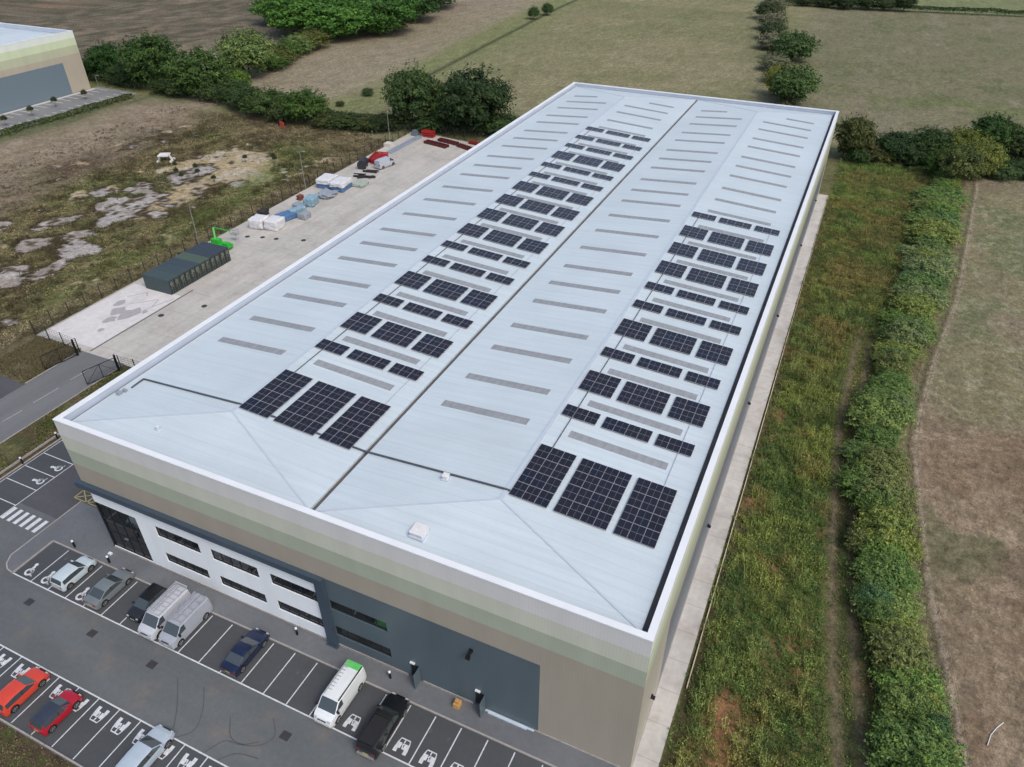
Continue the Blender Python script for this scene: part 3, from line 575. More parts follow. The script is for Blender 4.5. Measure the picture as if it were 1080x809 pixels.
for side, rows, cols, rx in (('left', LROWS, ((14.4, 3), (18.27, 4), (23.17, 3)), RX1), ('right', RROWS, ((41.58, 3), (45.37, 4), (50.25, 3)), RX2)):
    for ri, (y0, nd) in enumerate(rows):
        for ci, (x0, nw) in enumerate(cols):
            cx = x0+nw*PW/2; cyy = y0+nd*PD/2
            e = empty('solar_array', (cx, cyy, ZR-SLP*(cx-rx)+.13), 0, '%s array %s panels wide, %s block, %s row from front, %s roof' % (SZ[nd], {3: 'three', 4: 'four'}[nw], ('left', 'middle', 'right')[ci], ORD[ri+1], side), 'solar array', 'solar arrays on the warehouse roof')
            e.rotation_euler = (0, th, 0)
            for i in range(nw):
                for j in range(nd):
                    o = bpy.data.objects.new('solar_panel', pvmesh); COL.objects.link(o); o.parent = e; o.location = ((i+.5-nw/2)*PW, (j+.5-nd/2)*PD, 0)
            rl = MB()
            for j in range(nd):
                for oy in (-.4, .4): yy = (j+.5-nd/2)*PD+oy; rl.bar((-nw*PW/2, yy, -.06), (nw*PW/2, yy, -.06), .05, .06)
            rl.build('mounting_rails', M_TRAY, e)

# ------------------------------------------------------------------ second unit far left
B2X, B2Y, B2H = -156.2, 130.6, 16.2
b2 = empty('warehouse', (B2X, B2Y, 0), 0, 'second warehouse unit cut off by the left edge, beside its own parking bays', 'warehouse')
w = MB(); Lb = 90; Wb = 60
w.quad((0, -Lb, 0), (0, 0, 0), (0, 0, B2H-.1), (0, -Lb, B2H-.1)); w.quad((0, 0, 0), (-Wb, 0, 0), (-Wb, 0, B2H-.1), (0, 0, B2H-.1)); w.quad((-Wb, 0, 0), (-Wb, -Lb, 0), (-Wb, -Lb, B2H-.1), (-Wb, 0, B2H-.1)); w.quad((-Wb, -Lb, 0), (0, -Lb, 0), (0, -Lb, B2H-.1), (-Wb, -Lb, B2H-.1))
w.build('wall', cladding('banded_cladding_far', [(0, lin(172, 164, 148)), (10.2, lin(178, 182, 156)), (12.4, lin(196, 208, 176)), (14.3, lin(214, 222, 214))], .4, 1), b2)
w = MB(); w.box(.01, -Lb, .0, .06, -6.5, 8.6); w.build('slate_panel', simple('slate_far', lin(106, 122, 132), .5, var=.05), b2)
w = MB(); w.box(-.5, -Lb, B2H-.12, .04, 0, B2H); w.box(-Wb, -.5, B2H-.12, -.5, .04, B2H); w.box(-Wb, -Lb, B2H-.12, -Wb+.5, -.5, B2H); w.build('coping', M_COPING, b2)
w = MB(); w.quad((-.5, -.5, B2H-1.6), (-.5, -.5, B2H-.1), (-.5, -Lb, B2H-.1), (-.5, -Lb, B2H-1.6)); w.quad((-Wb, -.5, B2H-1.6), (-Wb, -.5, B2H-.1), (-.5, -.5, B2H-.1), (-.5, -.5, B2H-1.6)); w.build('parapet_lining', M_LINING, b2)
w = MB(); zc = B2H-.3; ze = B2H-1.2; w.quad((-.6, -.6, ze), (-14, -7, zc), (-14, -Lb, zc), (-.6, -Lb, ze)); w.quad((-14, -7, zc), (-28, -.6, ze), (-28, -Lb, ze), (-14, -Lb, zc)); w.quad((-28, -.6, ze), (-42, -7, zc), (-42, -Lb, zc), (-28, -Lb, ze)); w.quad((-42, -7, zc), (-Wb+.6, -.6, ze), (-Wb+.6, -Lb, ze), (-42, -Lb, zc)); w.poly([(-.6, -.6, ze), (-28, -.6, ze), (-14, -7, zc)]); w.poly([(-28, -.6, ze), (-Wb+.6, -.6, ze), (-42, -7, zc)]); w.build('roof', M_ROOF, b2)
sheet('far_car_park', [(-156.1, 40), (-139, 40), (-139, 132.5), (-156.1, 133)], .0, asphalt('far_asphalt', lin(122, 124, 124), spots=False))
pl = MB()
line(-155, 40, -155, 131, 1.4, .008); line(-139.2, 40, -139.2, 132.4, .35, .008)
for k in range(34): yy = 131-2.6*k; line(-154.2, yy, -149.6, yy, .3, .009); line(-144.2, yy, -139.6, yy, .3, .009)
struct(pl.build('far_bay_lines', simple('far_paint', lin(190, 188, 186), .8)))

# ------------------------------------------------------------------ vegetation
rng = np.random.RandomState(5)
def leaf_quads(P, Nn, size, rs):
    """P centres, Nn normals -> verts, faces of randomly turned leaf quads"""
    k = len(P); Nn = Nn+rs.normal(0, .55, (k, 3)); Nn /= np.linalg.norm(Nn, axis=1)[:, None]
    t = rs.normal(0, 1, (k, 3)); t -= (t*Nn).sum(1)[:, None]*Nn; t /= np.linalg.norm(t, axis=1)[:, None]; bt = np.cross(Nn, t)
    s = (size*rs.uniform(.6, 1.35, k))[:, None]
    v = np.stack([P-t*s, P-bt*s*.45, P+t*s, P+bt*s*.45], 1).reshape(-1, 3)
    return v, np.arange(4*k).reshape(k, 4)
def crown_mesh(name, mat, seed, n_cl, per, leaf, flat=.85, low=-.9, spread=.72):
    rs = np.random.RandomState(seed); Ps = []; Ns = []
    for i in range(n_cl):
        while True:
            dvec = rs.normal(0, 1, 3); dvec /= np.linalg.norm(dvec)
            if dvec[2] > low: break
        rr = spread*rs.uniform(.45, 1.2)**.6; c0 = dvec*rr; cr = rs.uniform(.12, .36)
        q = rs.normal(0, 1, (per, 3)); q /= np.linalg.norm(q, axis=1)[:, None]; q[:, 2] = np.where(rs.rand(per) < .7, np.abs(q[:, 2]), q[:, 2])
        Ps.append(c0+q*cr*rs.uniform(.75, 1.08, per)[:, None]*np.array([1, 1, .8])); Ns.append(q*.8+dvec*.3+np.array([0, 0, .3]))
    for i in range(n_cl):
        dvec = rs.normal(0, 1, 3); dvec[2] = abs(dvec[2])-.2; dvec /= np.linalg.norm(dvec); t_ = rs.uniform(.72, 1.12 if n_cl > 100 else 1.2, 22)
        Ps.append(dvec*t_[:, None]+rs.normal(0, .035, (22, 3))); Ns.append(np.tile(dvec+np.array([0, 0, .5]), (22, 1)))
    P = np.concatenate(Ps); Nn = np.concatenate(Ns); P[:, 2] *= flat
    v, f = leaf_quads(P, Nn, leaf, rs); me = fast_mesh(name, v, f); me.materials.append(mat); return me
m, n, b = newmat('foliage', .75, 0, .2); gi = n.n('ShaderNodeNewGeometry'); oi = n.n('ShaderNodeObjectInfo'); c = n.coord()
k = n.ramp(gi.outputs['Random Per Island'], [(0, (.55, .6, .55, 1)), (.5, (1, 1, 1, 1)), (1, (1.7, 1.6, 1.45, 1))])
v = n.mix(1., n.mix(1., oi.outputs['Color'], (.96, 1.03, .92, 1), 'MULTIPLY'), k, 'MULTIPLY'); k2 = n.ramp(n.noise(c, 2.6, 5, .7), [(.32, (.66, .76, .78, 1)), (.5, (1, 1, 1, 1)), (.68, (1.42, 1.3, 1.0, 1))])
n.lk(n.mix(1., v, k2, 'MULTIPLY'), b.inputs['Base Color']); b.inputs['Subsurface Weight'].default_value = 0; M_LEAF = m
M_BARK = simple('bark', lin(78, 68, 56), .9, var=.3, scale=3)
CROWNS = [crown_mesh('crown', M_LEAF, 100+i, 105, 130, .044) for i in range(4)]
SHRUBS = [crown_mesh('shrub_foliage', M_LEAF, 200+i, 95, 120, .05, .9, -.4, .72) for i in range(6)]
def trunk_mesh(seed, h, r):
    rs = random.Random(seed); b = MB(); pts = [(0, 0, -.2)]; x = y = 0
    for k in range(1, 6): x += rs.uniform(-.12, .12); y += rs.uniform(-.12, .12); pts.append((x, y, h*.62*k/5))
    b.tube(pts, [r*.045, r*.036, r*.032, r*.028, r*.024, r*.02], 8)
    for k in range(7):
        a = rs.uniform(0, 6.28); z0 = h*rs.uniform(.28, .58); L = r*rs.uniform(.45, .8)
        b.tube([(x*.5, y*.5, z0), (x*.5+math.cos(a)*L*.5, y*.5+math.sin(a)*L*.5, z0+L*.35), (x*.5+math.cos(a)*L, y*.5+math.sin(a)*L, z0+L*.75)], [r*.02, r*.013, r*.006], 5)
    return b
G_DARK = lin(60, 78, 48); G_MID = lin(66, 88, 44); G_BRIGHT = lin(80, 108, 50); G_PALE = lin(96, 112, 68); G_YEL = lin(128, 124, 52); G_OLIVE = lin(84, 88, 48); G_BLUE = lin(58, 86, 58); G_GREY = lin(98, 96, 76)
cnt = [0]
def tree(x, y, r, h, col, label, name='broadleaf_tree', group=None):
    cnt[0] += 1; i = cnt[0]
    e = empty(name, (x, y, 0), rng.uniform(0, 6.28), label, 'tree', group)
    trunk_mesh(i, h, r).build('trunk', M_BARK, e, True)
    o = bpy.data.objects.new('crown', CROWNS[i % 4]); COL.objects.link(o); o.parent = e; hz = h*.55
    o.location = (0, 0, h-hz*.95); o.scale = (r*1.12, r*1.12, hz*1.1); o.color = col; return e
def shrub(x, y, r, h, col, label, group=None, cat='shrub', name='shrub', rr=None):
    cnt[0] += 1; i = cnt[0]
    e = empty(name, (x, y, 0), rng.uniform(0, 6.28), label, cat, group)
    b = MB()
    for k in range(4): a = k*1.6+i; b.tube([(math.cos(a)*.1, math.sin(a)*.1, -.15), (math.cos(a)*r*.25, math.sin(a)*r*.25, h*.35), (math.cos(a)*r*.5, math.sin(a)*r*.5, h*.65)], [.06, .045, .02], 5)
    b.build('stems', M_BARK, e)
    o = bpy.data.objects.new('foliage', SHRUBS[i % 6]); COL.objects.link(o); o.parent = e
    o.location = (0, 0, h*.42); o.scale = (r*1.15, rr or r*1.15, h*.66); o.color = col; return e
tree(-45.4, 136.5, 6.4, 15.9, G_DARK, 'tall dark green tree behind the yard corner, left one of the pair')
tree(-29.9, 140.8, 8.6, 15.8, lin(46, 62, 38), 'broad dark green tree behind the yard, right one of the pair')
tree(-38.0, 139.5, 4.5, 11.0, lin(70, 84, 44), 'smaller olive tree filling the gap between the two dark yard trees')
tree(-73.2, 128.6, 5.6, 8.9, G_MID, 'round mid green tree standing alone on the rear hedge by the wetland')
tree(-160.7, 142.0, 5.1, 11.1, lin(44, 72, 36), 'dark green tree just behind the corner of the far warehouse unit')
tree(-138.8, 141.0, 8.2, 15.8, lin(58, 80, 42), 'tallest tree of the row between the far unit and the wetland')
tree(-118.3, 139.5, 8.4, 12.8, lin(66, 86, 46), 'wide mid green tree right of the tallest one in the far left row')
tree(-121.0, 161.5, 8.2, 14.4, G_PALE, 'pale grey green rounded tree behind the far left row')
tree(-110.1, 143.6, 3.9, 7.4, lin(84, 108, 48), 'small bright green tree in front of the pale rounded tree')
shrub(-167.0, 141.5, 4.2, 5.2, lin(46, 64, 38), 'dark bush tucked behind the far unit, left of its nearest tree', cat='bush')
for i, (x, y, r, h, c_) in enumerate(((-153.3, 218.8, 11.9, 15.3, lin(70, 104, 46)), (-134.6, 219.2, 10.2, 13.7, lin(74, 110, 50)), (-124, 234.8, 10.5, 14.7, lin(60, 92, 44)), (-128.5, 263.3, 9.5, 15.8, lin(52, 78, 42)), (-176.0, 236, 8.5, 11.4, lin(74, 100, 50)), (-160, 252, 11, 15, lin(66, 98, 46)), (-140, 250, 11, 16, lin(62, 92, 44)), (-160, 285, 11, 14, lin(58, 84, 44)), (-138, 295, 11, 14, lin(52, 76, 42)))):
    tree(x+5, y+4, r*1.25, h*1.1, c_, ['bright green wood tree at the left front of the far wood', 'brightest crown at the front right of the far wood', 'dark green wood tree on the field side of the far wood', 'darkest tree at the upper right end of the far wood', 'lowest crown at the left end of the far wood', 'bright tree in the middle of the far wood behind the front crowns', 'dense tree in the middle of the far wood, right of centre', 'tree at the rear left of the far wood', 'tree at the rear right of the far wood cut by the picture top'][i], group='trees of the far wood')
for i, (x, y, r, h) in enumerate(((-129, 204, 6, 6.4), (-129, 196, 5.4, 6.0), (-127, 188, 5.2, 5.6), (-124, 180, 5, 5.2), (-121, 173, 4.6, 5.0))):
    shrub(x, y, r, h, (G_OLIVE, G_PALE, G_MID, G_OLIVE, G_MID)[i], '%s bush from the wood in the hedge running down to the pale tree' % ORD[i+1], 'bushes between wood and pale tree', 'bush')
HB = [(-98, 132.5, 4, 6.2, G_DARK), (-104, 136, 4.4, 6.6, lin(58, 74, 44)), (-92, 130, 4.2, 6.4, lin(50, 66, 40)), (-86, 128.5, 5.2, 7.4, lin(64, 82, 46)), (-80, 127.3, 3.8, 4.6, lin(60, 72, 46)), (-67, 128.5, 3.6, 3.6, lin(66, 74, 46)), (-61.5, 129.3, 3.6, 3.6, lin(60, 72, 44)), (-56, 130, 3.6, 3.9, lin(64, 74, 46)), (-51, 131.5, 3.6, 4.2, lin(50, 62, 38)), (-40, 136, 3.6, 4.0, G_DARK), (-22, 141, 4, 5.2, G_DARK), (-15, 142, 4, 4, G_DARK)]
for i, (x, y, r, h, c_) in enumerate(HB): shrub(x, y, r, h, c_, '%s bush from the left in the dark hedge behind the wetland and yard' % ORD[i+1], 'bushes of the rear hedge', 'bush', rr=1.2*r)
for i, (x, y, r, h, c_) in enumerate(((-173.5, 141.5, 4, 4.5, G_DARK), (-152.0, 139, 3.8, 6, lin(50, 68, 40)), (-147, 138, 4.2, 5, lin(44, 58, 38)), (-130, 137, 4.4, 4.5, lin(56, 70, 42)), (-125, 136.5, 4.4, 5, lin(60, 74, 46)), (-112, 136, 4.2, 5.2, lin(64, 78, 48)))):
    shrub(x, y, r, h, c_, '%s undergrowth bush from the left beneath the far left tree row' % ORD[i+1], 'undergrowth of the far left tree row', 'bush')
shrub(-78.4, 291.8, 2.2, 4.8, G_DARK, 'left one of two lone dark bushes out in the far field', 'lone bushes in the far field', 'bush')
shrub(-76.5, 303, 2.2, 4.9, G_DARK, 'right one of two lone dark bushes out in the far field', 'lone bushes in the far field', 'bush')
shrub(-73.9, 158.1, 1.6, 2.2, G_DARK, 'small lone dark bush in the green strip of the middle field', cat='bush')
shrub(-74.8, 145.5, 1.1, 1.4, lin(60, 70, 40), 'tiny bush in the grass just behind the rear hedge', cat='bush')
tree(33.4, 255.4, 7.2, 9.2, lin(68, 88, 54), 'large dark round tree in the hedge line behind the warehouse')
tree(40.6, 200.4, 6.2, 10.6, lin(74, 94, 56), 'broad green tree in the hedge line nearest to the warehouse back')
tree(35.0, 208.0, 3.0, 8.4, G_YEL, 'yellowing small tree beside the broad one behind the warehouse')
for i, (x, y, r, h, c_) in enumerate(((21.5, 290, 4.4, 6.0, lin(60, 72, 50)), (18.0, 310, 4.8, 6, lin(110, 108, 92)), (13.5, 333, 5, 6.6, lin(62, 72, 50)), (24.5, 272, 4.6, 5.5, lin(112, 108, 94)), (12.5, 352, 5, 6, lin(104, 104, 88)), (30.0, 240, 4.2, 4.6, lin(104, 106, 88)), (33.5, 224, 4, 4.2, lin(100, 100, 80)))):
    shrub(x, y, r, h, c_, '%s straggly grey bush in the hedge line crossing the far fields' % {0: 'dark', 1: 'tall', 2: 'upper', 3: 'middle', 4: 'farthest', 5: 'lower', 6: 'lowest'}[i], 'bushes of the field dividing hedge', 'bush')
for i, (x, y, r, h, c_) in enumerate(((59.6, 158.6, 4.2, 10.1, lin(72, 78, 46)), (69.0, 160.0, 4.6, 7.0, lin(46, 66, 40)), (75.6, 162.4, 4.8, 7.7, lin(54, 72, 40)), (82.6, 167.0, 5.2, 7.2, lin(98, 104, 48)), (89.1, 173.5, 5.0, 9.6, lin(54, 78, 40)), (94.6, 172.2, 4.6, 7.4, lin(62, 74, 44)), (100, 174, 5, 7, G_DARK), (81.5, 149.5, 4.2, 8.4, lin(84, 92, 56)), (85.8, 155.6, 3.9, 9.0, lin(102, 108, 58)), (78.5, 152.5, 3.6, 6.6, G_MID))):
    tree(x, y, r, h, c_, ['olive tree with bare twigs at the rear right warehouse corner', 'low dark tree left in the clump behind the meadow', 'dark green tree in the middle of the clump behind the meadow', 'yellow green tree of the clump behind the meadow', 'tallest dark round tree of the right hand clump', 'olive tree right of the tallest one in the right hand clump', 'dark tree of the right hand clump at the picture edge', 'pale olive tree where the hedgerow meets the clump', 'bright yellow leaved tree in front of the clump', 'small green tree at the top of the hedgerow'][i], group='trees behind the meadow')
for i, (x, y, r, h, c_) in enumerate(((64.5, 158.5, 2.6, 4, G_GREY), (66.5, 157.5, 2.6, 3.6, lin(84, 88, 52)), (61.5, 156, 2.4, 3, G_DARK), (72.5, 158.5, 3, 4.6, G_DARK), (91, 160, 4.4, 2.6, G_DARK), (97, 162, 4.4, 2.8, lin(52, 72, 42)), (104, 165, 4.4, 3, G_DARK), (88, 163, 3.5, 5, G_MID))):
    shrub(x, y, r, h, c_, '%s low bush from the left under the clump behind the meadow' % ORD[i+1], 'low bushes behind the meadow', 'bush')
HC = [lin(92, 114, 66), lin(100, 124, 66), lin(106, 112, 72), lin(94, 116, 72), lin(84, 110, 76), lin(114, 124, 70), lin(110, 122, 86), lin(84, 106, 62), lin(108, 124, 74)]
HN = ['mid green', 'bright green', 'olive', 'soft green', 'bluish green', 'yellow green', 'pale grey green', 'deep green', 'light green']
rs = random.Random(11); yy = -6.; k = 0
while yy < 154:
    hx = float(hedge_x(yy)); rad = rs.uniform(1.5, 3.1)*(1+.35*max(0., min(1., (yy-90)/40)))
    ci = (1, 0, 5, 4, 7, 3, 8, 2, 6)[rs.randrange(9)]
    k += 1
    shrub(hx+.2+rs.uniform(-.5, .5), yy, rad, rs.uniform(1.8, 4.3), HC[ci], '%s shrub, %s from near end of the hedgerow beside the dirt track' % (HN[ci], ORD[k]), 'shrubs of the long hedgerow', rr=rad*1.25)
    if rs.random() < .75:
        k += 1; cj = rs.randrange(9)
        shrub(hx+rs.choice((-1.6, 1.5))+rs.uniform(-.5, .5), yy+rs.uniform(-1, 1), rad*rs.uniform(.5, .8), rs.uniform(1.2, 3.0), HC[cj], '%s smaller shrub, %s from near end of the hedgerow beside the dirt track' % (HN[cj], ORD[k]), 'shrubs of the long hedgerow')
    yy += rad*rs.uniform(1.15, 1.55)
# far right boundary hedge + bits at the top edge
for i, (x, y, r, h) in enumerate(((24, 374, 4, 4.5), (32.9, 374, 4.2, 5), (41.2, 372, 4.7, 6.2), (51.0, 376, 5.6, 6.9), (65.6, 377, 4.4, 7.6), (58, 376, 4, 5))):
    tree(x, y, r, h, (lin(52, 66, 44), lin(58, 70, 48))[i % 2], '%s tree from the left along the top edge boundary of the right field' % ORD[i+1], group='trees of the top boundary')
b = []
P = []; Nn = []
rs2 = np.random.RandomState(3)
def strip_hedge(name, x0, y0, x1, y1, w, h, col, label):
    L = math.hypot(x1-x0, y1-y0); k = int(L*w*26); t_ = rs2.rand(k); s_ = rs2.normal(0, .35, k)
    a = np.arctan2(y1-y0, x1-x0); u = rs2.rand(k)
    hh = h*(.8+.4*vnoise(t_*L, t_*0, 4, 9))
    px_ = x0+(x1-x0)*t_-np.sin(a)*s_*w; py_ = y0+(y1-y0)*t_+np.cos(a)*s_*w; pz = hh*np.sqrt(np.clip(1-(s_/1.0)**2, .05, 1))*(.3+.7*u**.5)
    Pn = np.stack([px_, py_, pz], 1); N0 = np.stack([-np.sin(a)*s_, np.cos(a)*s_, .6+0*s_], 1)
    v, f = leaf_quads(Pn, N0, .32, rs2); me = fast_mesh(name, v, f); me.materials.append(M_LEAF); o = bpy.data.objects.new(name, me); COL.objects.link(o); o.color = col
    tag(o, label, 'hedge'); return o
strip_hedge('field_hedge', 66, 377.5, 150, 386, 3.5, 2.6, lin(58, 72, 46), 'long thin clipped hedge along the top of the right hand field')
strip_hedge('field_hedge', 10, 372, 66, 377, 3.5, 2.4, lin(60, 70, 48), 'short dark hedge under the trees at the top edge, beside the low roof')
strip_hedge('field_hedge', 24, 285, 38.5, 205, 4, 3.0, lin(82, 84, 60), 'low hedge linking the two round trees behind the warehouse')
strip_hedge('field_hedge', 12, 365, 24, 285, 5, 4.0, lin(92, 94, 74), 'ragged grey green hedge dividing the far fields, upper stretch near the shed')
strip_hedge('field_hedge', 38.5, 206, 47, 134, 2.6, 1.8, lin(78, 80, 54), 'low scrubby hedge running down to the back of the warehouse')
strip_hedge('field_hedge', -110, 137, -50, 130.5, 5, 3, lin(56, 68, 42), 'dark scrub base of the hedge behind the wetland')
strip_hedge('field_hedge', -172, 139, -110, 137.5, 5, 2.6, lin(52, 62, 42), 'dark scrub base under the far left tree row')
strip_hedge('field_hedge', -52, 133.5, -14, 141, 4, 3, lin(44, 56, 36), 'dark scrub under the pair of trees behind the yard')
strip_hedge('field_hedge', 57, 157.5, 110, 168, 4, 2.4, lin(60, 64, 44), 'scrubby base of the clump behind the meadow')
strip_hedge('field_hedge', -121, 172, -131, 206, 5, 3, lin(72, 84, 50), 'low green scrub running up to the far wood')
strip_hedge('field_hedge', -139.5, 60, -136.5, 128, 2.5, 1.1, lin(66, 76, 48), 'low planting strip along the kerb of the far unit car park')

# grass & ground cover (uncountable)
m, n, b = newmat('grass_blades', .8, 0, .15); gi = n.n('ShaderNodeNewGeometry'); at = n.n('ShaderNodeAttribute', attribute_name='blade_colour')
k = n.ramp(gi.outputs['Random Per Island'], [(0, g(.6)), (.5, g(1.)), (1, g(1.5))])
n.lk(n.mix(1., at.outputs['Color'], k, 'MULTIPLY'), b.inputs['Base Color']); M_GRASS = m
def tufts(name, XY, h, w, cols, per, seed, upness=.8):
    rs = np.random.RandomState(seed); k = len(XY); P = np.repeat(XY, per, 0); kk = len(P)
    P = P+rs.normal(0, .18, (kk, 2)); hh = np.repeat(h, per)*rs.uniform(.6, 1.2, kk); ang = rs.uniform(0, 6.28, kk); lean = rs.uniform(.15, .75, kk)*hh*(1.3-upness)*2
    dx, dy = np.cos(ang), np.sin(ang); ww = np.repeat(w, per)*rs.uniform(.7, 1.3, kk)/2
    b0 = np.stack([P[:, 0]-dy*ww, P[:, 1]+dx*ww, 0*hh-.05], 1); b1 = np.stack([P[:, 0]+dy*ww, P[:, 1]-dx*ww, 0*hh-.05], 1)
    t1 = np.stack([P[:, 0]+dx*lean+dy*ww*.5, P[:, 1]+dy*lean-dx*ww*.5, hh], 1); t0 = np.stack([P[:, 0]+dx*lean-dy*ww*.5, P[:, 1]+dy*lean+dx*ww*.5, hh], 1)
    v = np.stack([b0, b1, t1, t0], 1).reshape(-1, 3); me = fast_mesh(name, v, np.arange(4*kk).reshape(kk, 4))
    cc = np.repeat(np.repeat(cols, per, 0), 4, 0); ca = me.color_attributes.new('blade_colour', 'FLOAT_COLOR', 'POINT')
    ca.data.foreach_set('color', np.concatenate([cc, np.ones((len(cc), 1))], 1).astype(np.float32).ravel())
    me.materials.append(M_GRASS); o = bpy.data.objects.new(name, me); COL.objects.link(o); return o
def mixc(w, a, b_): return a*(1-w[:, None])+b_*w[:, None]
# meadow
k = 46000; xy = np.stack([rng.uniform(57.7, 80, k), rng.uniform(-4, 157, k)], 1)
hx = hedge_x(xy[:, 1]); tx = track_x(xy[:, 1]); fade = sm(92, 62, xy[:, 1]); dt = np.abs(xy[:, 0]-tx)
rut = np.exp(-((dt-.95)/.42)**2)*fade*.75
bare = sum(np.exp(-((xy[:, 0]-a_)**2+((xy[:, 1]-b_)*.6)**2)/r_**2) for a_, b_, r_ in ((62.0, 1.5, 2.6), (61.2, 8, 1.7), (59.6, 35, 1.5), (59.4, 51, 1.1), (63.5, 15, 1.0)))
keep = (rng.rand(k) > .8*(bare-.2+1.0*(fnoise(xy[:, 0], xy[:, 1], 1.3, 401)-.5))) & (xy[:, 0] < hx-1.0) & (rng.rand(k) > rut*1.3) & ~((dt < 1.9) & (fade > .5) & (rng.rand(k) < .6)) & (rng.rand(k) > .8*(1-sm(58.0, 59.4, xy[:, 0])))
xy = xy[keep]; dt = dt[keep]; fade = fade[keep]
n2 = fnoise(xy[:, 0], xy[:, 1], 10, 61); n3 = fnoise(xy[:, 0], xy[:, 1], 5, 71); n5 = fnoise(xy[:, 0], xy[:, 1], 3, 81)
cl = mixc(sm(.4, .65, n2), np.tile(C3(86, 108, 60), (len(xy), 1)), C3(124, 130, 70)); cl = mixc(sm(.48, .66, n5)*.7, cl, C3(72, 94, 60)); cl = mixc(sm(.6, .74, n3)*.6, cl, C3(140, 110, 76)); cl = mixc(sm(55, 95, xy[:, 1])*.5*sm(.3, .6, n2), cl, C3(116, 110, 66)); cl = mixc(rng.rand(len(xy))**2*.5, cl, C3(112, 118, 76)); cl = mixc(sm(125, 145, xy[:, 1]), cl, C3(100, 116, 66))
n6 = fnoise(xy[:, 0], xy[:, 1], 1.5, 411, 2); cl = mixc(sm(.52, .72, n6)*.5, cl, C3(132, 136, 84)); cl = mixc(sm(50, 80, xy[:, 1])*sm(.4, .6, fnoise(xy[:, 0], xy[:, 1], 5, 431))*.6, cl, C3(126, 108, 76)); cl = mixc(sm(.46, .28, n6)*.6, cl, C3(58, 78, 48)); cl = cl*np.array([1.16, 1.26, 1.06]); nr = fnoise(xy[:, 0]*1.0, xy[:, 1], .7, 441, 1); cl = cl*(.72+.56*nr)[:, None]
hh = .12+.4*n5+.75*sm(.4, .7, n6); hh = np.where((dt < 1.9) & (fade > .5), .15, hh); hh = hh*(1-.35*sm(60, 85, xy[:, 1]))
def herbs(name, XY, h, size, cols, per, seed, blade=.35):
    """mixed leafy growth: leaf quads through the height plus thin upright blades, one mesh"""
    rs = np.random.RandomState(seed); kk = len(XY)*per
    P = np.repeat(XY, per, 0)+rs.normal(0, .16, (kk, 2)); hh = np.repeat(h, per)*rs.uniform(.35, 1.15, kk); P3 = np.column_stack([P, hh-.05])
    N0 = np.column_stack([rs.normal(0, .45, (kk, 2)), np.full(kk, .8)]); v, f = leaf_quads(P3, N0, size, rs)
    nb = rs.rand(kk) < blade; B = P[nb]; hb = hh[nb]*1.25; a = rs.uniform(0, 6.28, len(B)); dx, dy = np.cos(a), np.sin(a); ln = hb*rs.uniform(.1, .5, len(B)); w_ = .035
    vb = np.stack([np.stack([B[:, 0]-dy*w_, B[:, 1]+dx*w_, 0*hb-.05], 1), np.stack([B[:, 0]+dy*w_, B[:, 1]-dx*w_, 0*hb-.05], 1), np.stack([B[:, 0]+dx*ln+dy*w_*.4, B[:, 1]+dy*ln-dx*w_*.4, hb], 1), np.stack([B[:, 0]+dx*ln-dy*w_*.4, B[:, 1]+dy*ln+dx*w_*.4, hb], 1)], 1).reshape(-1, 3)
    c0 = np.repeat(cols, per, 0); cc = np.concatenate([np.repeat(c0, 4, 0), np.repeat(c0[nb], 4, 0)]); v = np.concatenate([v, vb])
    me = fast_mesh(name, v, np.arange(len(v)).reshape(-1, 4)); ca = me.color_attributes.new('blade_colour', 'FLOAT_COLOR', 'POINT')
    ca.data.foreach_set('color', np.concatenate([cc, np.ones((len(cc), 1))], 1).astype(np.float32).ravel())
    me.materials.append(M_GRASS); o = bpy.data.objects.new(name, me); COL.objects.link(o); return o
tag(herbs('meadow_grass', xy, hh, .085, cl, 9, 1), 'rank mottled green and rust meadow growth between warehouse and hedgerow', 'grass', kind='stuff')
# wetland rushes
k = 30000; xy = np.stack([rng.uniform(-118, -44.8, k), rng.uniform(18, 126, k)], 1)
fs_ = blobs(xy[:, 0], xy[:, 1], SANDP, 300); fm = blobs(xy[:, 0], xy[:, 1], MUDP, 320); bank = sm(-86, -96, xy[:, 0]+(xy[:, 1]-60)*.15)
keep = (rng.rand(k) > .985*sm(.25, .5, fs_)) & (rng.rand(k) > .985*sm(.38, .5, fm)) & (rng.rand(k) > .75*bank)
xy = xy[keep]; fm = fm[keep]; bank = bank[keep]; n2 = fnoise(xy[:, 0], xy[:, 1], 12, 121); n3 = fnoise(xy[:, 0], xy[:, 1], 4, 131)
cl = mixc(sm(.42, .6, n2), np.tile(C3(134, 124, 94), (len(xy), 1)), C3(116, 120, 80)); cl = mixc(sm(.52, .66, n3)*.8, cl, C3(88, 84, 58)); cl = mixc(sm(.1, .34, fm)*.6*sm(.5, .4, n2), cl, C3(78, 68, 50)); cl = mixc(sm(.1, .3, fm)*sm(.5, .6, n2), cl, C3(100, 124, 66)); cl = mixc(sm(-52, -47, xy[:, 0])*.7, cl, C3(146, 134, 106)); cl = mixc(sm(108, 116, xy[:, 1])*.6, cl, C3(138, 126, 100)); cl = mixc(bank*.75, cl, C3(134, 122, 104))
fnc = sm(-50, -46, xy[:, 0])
n6 = fnoise(xy[:, 0], xy[:, 1], 2.6, 421, 2); cl = mixc(sm(.5, .68, n6)*.65, cl, C3(74, 66, 46)); cl = mixc(sm(.42, .3, n6)*.5, cl, C3(150, 138, 102)); cl = mixc(sm(.05, .3, fm)*.5, cl, C3(66, 58, 42))
